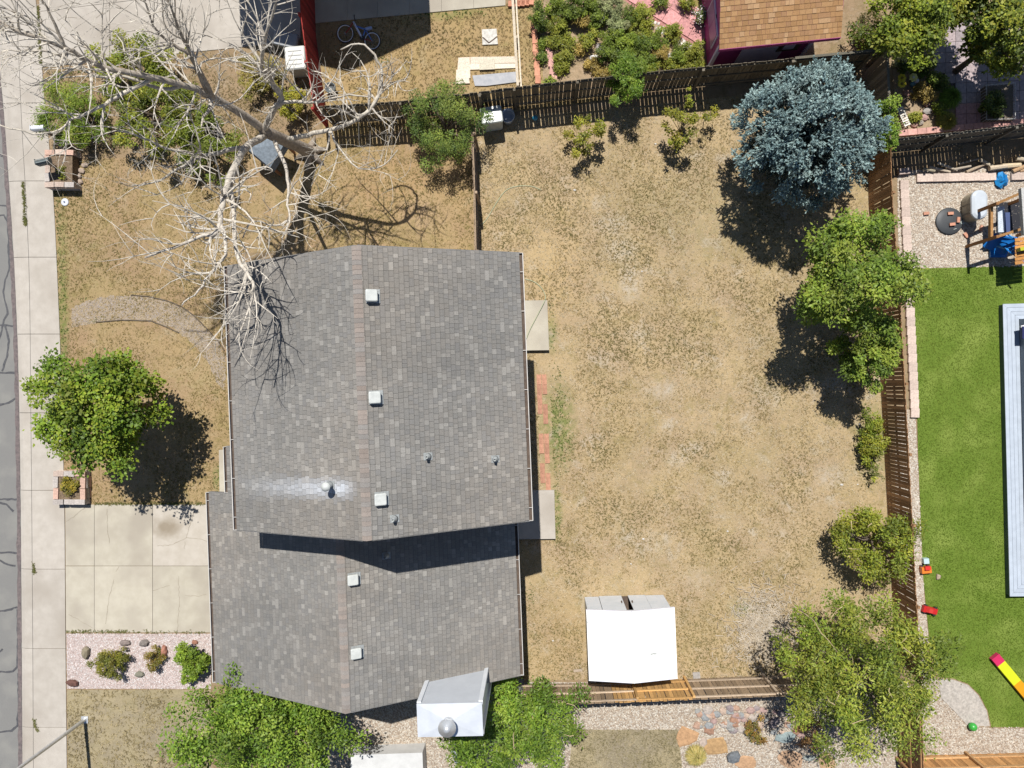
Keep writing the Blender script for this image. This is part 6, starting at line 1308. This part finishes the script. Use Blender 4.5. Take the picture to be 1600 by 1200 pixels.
# garden hose
M_hose = mat('hose', (0.30,0.33,0.20), (0.36,0.38,0.26), 20, 0.5)
def hose(pts, label):
    q = [P(x, y, z) for x, y, z in pts]; sm = []
    for i in range(len(q)-1):
        p0, p1, p2, p3 = q[max(i-1,0)], q[i], q[i+1], q[min(i+2,len(q)-1)]
        for t in (0,.25,.5,.75): sm.append(0.5*((2*p1)+(p2-p0)*t+(2*p0-5*p1+4*p2-p3)*t*t+(3*p1-p0-3*p2+p3)*t**3))
    m = MB(); m.tube(sm+[q[-1]], 0.016, 6); tag(m.build('garden_hose', M_hose, None, True), label, 'hose')
hose([(752,352,.02),(762,340,.02),(775,318,.02),(790,298,.02),(808,291,.02),(830,291,.02),(846,297,.02)], 'thin green hose curving over the lawn beside the short fence')
hose([(820,436,.03),(834,440,.03),(846,450,.03),(852,462,.03),(851,470,.25),(840,492,.25),(828,515,.25),(822,530,.25)], 'thin green hose lying across the pale concrete stoop')
# ------------------------------------------------------------------ grass tufts, straw and litter
def tufts(name, poly, n, pals, h, label, seed, holes=(), wd=0.03, green_at=(), thr=0.0):
    rg = np.random.default_rng(seed); X, Y = scatter(poly, n, rg, holes)
    ns = 0.5*vnoise(X, Y, 0.8, seed)+0.3*vnoise(X, Y, 2.3, seed+1)+0.2*vnoise(X, Y, 5.0, seed+2)
    k = ns+rg.normal(0, 0.12, len(X)) > thr; X, Y, ns = X[k], Y[k], ns[k]; n = len(X)
    pals = np.array(pals); t = np.clip(1.15-(ns-0.3)*2.4+rg.normal(0,0.33,n), 0, 0.999)*(len(pals)-1); i0 = t.astype(int); f = (t-i0)[:,None]
    col = pals[i0]*(1-f)+pals[np.minimum(i0+1,len(pals)-1)]*f
    for (gx, gy, rx, ry, gc) in green_at:
        p = P(gx, gy); m_ = rg.random(n) < np.clip(1.3-np.hypot((X-p.x)/rx, (Y-p.y)/ry)*1.1, 0, 1); col[m_] = np.array(gc)*rg.uniform(0.7,1.3,(m_.sum(),1))
    V, Cc = [], []
    for b_ in range(4):
        a_ = rg.uniform(0,6.283,n); hh = h*rg.uniform(0.4,1.2,n); sp_ = rg.uniform(0.5,1.6,n)*h
        w2 = wd*rg.uniform(0.6,1.4,n)/2; dx, dy = np.cos(a_), np.sin(a_)
        V.append(np.stack([np.stack([X-dy*w2, Y+dx*w2, np.full(n,0.006)],1), np.stack([X+dy*w2, Y-dx*w2, np.full(n,0.004)],1), np.stack([X+dx*sp_, Y+dy*sp_, hh],1)],1)); Cc.append(col*rg.uniform(0.8,1.2,(n,1)))
    V = np.concatenate(V).reshape(-1,3); Cc = np.repeat(np.concatenate(Cc),3,0)
    return tag(np_mesh(name, V, 3, np.arange(len(V)).reshape(-1,3), Cc, M_blade), label, 'grass', kind='stuff')
shed_hole = [W(1.4,-8.2), W(4.7,-8.2), W(4.7,-10.9), W(1.4,-10.9)]
walk_hole = PP([(838,552),(858,552),(866,770),(846,770)])
STRAW = [(0.15,0.13,0.05),(0.19,0.152,0.064),(0.26,0.195,0.09),(0.34,0.255,0.125),(0.30,0.222,0.106),(0.42,0.335,0.195),(0.46,0.385,0.26)]
GRN = (0.085,0.12,0.03)
tufts('dry_grass', back, 110000, STRAW, 0.042, 'dry straw-coloured grass of the back lawn', 31, [house_hole, shed_hole, walk_hole], 0.02,
      [(872,665,0.7,2.0,GRN),(868,800,0.25,1.3,GRN),(862,520,0.25,1.2,GRN),(1365,700,0.6,1.8,GRN),(1165,950,0.5,0.3,GRN),(826,925,0.3,0.5,GRN),(870,575,0.25,0.3,GRN)], 0.37)
tufts('dry_grass', front, 52000, [(0.145,0.127,0.042),(0.2,0.158,0.06),(0.28,0.21,0.09),(0.25,0.185,0.08),(0.34,0.26,0.13)], 0.042, 'dry brown grass of the front lawn', 32, [house_hole], 0.021,
      [(96,480,0.22,3.0,GRN),(99,560,0.22,3.0,GRN),(88,350,0.22,2.0,GRN),(128,470,0.4,0.15,GRN),(340,745,0.2,0.6,GRN),(150,500,0.4,0.2,GRN)], 0.4)
tufts('dry_grass', PP(low_px), 5000, [(0.18,0.145,0.075),(0.28,0.225,0.12),(0.35,0.285,0.155),(0.38,0.315,0.18)], 0.06, 'tan dormant grass of the lawn by the street lamp', 33, [], 0.028, [], 0.46)
tufts('dry_grass', PP([(70,112),(282,86),(470,76),(500,160),(490,235),(300,240),(85,240)]), 9000, [(0.15,0.12,0.05),(0.22,0.165,0.08),(0.29,0.22,0.115),(0.33,0.26,0.15)], 0.05, 'dry weedy grass under the dead tree by the neighbouring driveway', 37, [], 0.024, [(150,110,1.0,0.4,GRN),(430,110,0.8,0.6,(0.16,0.16,0.05))], 0.35)
tufts('dry_grass', PP(nlawn_px), 20000, [(0.15,0.12,0.05),(0.25,0.178,0.08),(0.32,0.23,0.11),(0.335,0.245,0.118)], 0.05, 'dry golden grass of the lawn with the bicycle', 34, [PP(gar_px)], 0.028, [(700,18,1.6,0.35,GRN),(600,95,0.3,0.3,GRN)], 0.3)
tufts('dry_grass', PP(sl_px), 7000, [(0.17,0.145,0.075),(0.26,0.22,0.135),(0.32,0.28,0.19)], 0.05, 'greyish dormant grass patch in the side yard', 35, [], 0.026, [], 0.3)
def jweeds(pts, n, seed, label):
    rg = np.random.default_rng(seed); k = rg.integers(0, len(pts)-1, n); t = rg.random(n); q = np.array(pts, float)
    xy = q[k]*(1-t[:,None])+q[k+1]*t[:,None]+rg.normal(0, 1.2, (n,2)); w_ = np.array([P(a_, b_, 0.03) for a_, b_ in xy])
    V = []
    for b_ in range(3):
        a_ = rg.uniform(0,6.283,n); l = rg.uniform(0.03,0.08,n); dx, dy = np.cos(a_), np.sin(a_)
        V.append(np.stack([w_+np.stack([-dy*.012,dx*.012,0*a_],1), w_+np.stack([dy*.012,-dx*.012,0*a_],1), w_+np.stack([dx*l,dy*l,l*.6],1)],1))
    V = np.concatenate(V).reshape(-1,3); c = np.repeat(np.array([(0.12,0.13,0.04),(0.2,0.17,0.07),(0.09,0.11,0.03)])[rg.integers(0,3,len(V)//3)],3,0)
    tag(np_mesh('joint_weeds', V, 3, np.arange(len(V)).reshape(-1,3), c, M_blade), label, 'weeds', kind='stuff')
jweeds([(36,285),(38,310),(39,340),(41,352)], 260, 1, 'weeds in the kerb joint beside the white cleanout cap')
jweeds([(52,880),(53,890),(55,896)], 60, 2, 'tuft of weeds in the kerb joint beside the driveway')
jweeds([(53,1122),(55,1135),(60,1142)], 60, 3, 'tuft of dry weeds in the kerb joint near the street lamp')
jweeds([(104,987),(140,986),(200,987),(320,988)], 220, 4, 'weeds along the lower edge of the driveway')
jweeds([(60,10),(62,60),(64,100)], 260, 5, 'weeds along the edge of the neighbouring driveway')
jweeds([(148,787),(200,787),(260,787),(320,787)], 260, 6, 'dry weeds along the upper edge of the driveway')
# pale straw litter by the white shed
rg = np.random.default_rng(9); n = 1900; c = np.array(P(1188,985)); X = c[0]+rg.normal(0,0.62,n)+0.3*rg.random(n); Y = c[1]+rg.normal(0,0.75,n)
a_ = rg.uniform(0,3.14,n); l = rg.uniform(0.05,0.17,n); wv = rg.uniform(0.006,0.014,n); dx, dy = np.cos(a_), np.sin(a_); zz = rg.uniform(0.02,0.07,n)
V = np.stack([np.stack([X-dx*l-dy*wv,Y-dy*l+dx*wv,zz],1), np.stack([X-dx*l+dy*wv,Y-dy*l-dx*wv,zz],1), np.stack([X+dx*l+dy*wv,Y+dy*l-dx*wv,zz+.02],1), np.stack([X+dx*l-dy*wv,Y+dy*l+dx*wv,zz+.02],1)],1).reshape(-1,3)
cl = np.array([(0.42,0.36,0.28),(0.48,0.42,0.34),(0.36,0.29,0.2)])[rg.integers(0,3,n)]
tag(np_mesh('straw_litter', V, 4, np.arange(n*4).reshape(-1,4), np.repeat(cl,4,0), M_blade), 'bleached straw stalks scattered beside the white shed', 'straw', kind='stuff')
# short blades of the artificial turf
def turf_blades():
    rg = np.random.default_rng(14); X, Y = scatter(PP(turf_px), 90000, rg, [[P(1560,470),P(1800,470),P(1800,935),P(1572,935)]]); n = len(X)
    ns = 0.6*vnoise(X,Y,0.5,3)+0.4*vnoise(X,Y,1.6,4); a_ = rg.uniform(0,6.283,n); dx, dy = np.cos(a_), np.sin(a_); w2 = 0.012; l = rg.uniform(0.02,0.05,n)
    V = np.stack([np.stack([X-dy*w2,Y+dx*w2,np.full(n,0.012)],1), np.stack([X+dy*w2,Y-dx*w2,np.full(n,0.012)],1), np.stack([X+dx*l,Y+dy*l,np.full(n,0.012)+rg.uniform(.02,.04,n)],1)],1).reshape(-1,3)
    c0 = np.array((0.078,0.125,0.012)); c1 = np.array((0.15,0.198,0.032)); f = np.clip((ns-0.3)*1.8+rg.normal(0,0.25,n),0,1)[:,None]
    tag(np_mesh('turf_blades', V, 3, np.arange(n*3).reshape(-1,3), np.repeat(c0*(1-f)+c1*f,3,0), M_blade), 'short green blades of the artificial turf', 'turf', kind='stuff')
turf_blades()
for i, (x, y, s) in enumerate(((1315,757,.07),(1003,424,.05),(1305,824,.05),(1343,663,.05),(1005,842,.07),(898,297,.06),(1137,830,.05),(986,881,.05),(1024,225,.05),(864,1001,.05),(1340,757,.04))):
    tag(MB().rock(P(x, y), (s, s*.7, s*.6), random.Random(i), (0.66,0.63,0.58), n=6).build('pebble', M_stone_v), 'small white stone lying on the back lawn', 'stone', 'white stones on the back lawn')
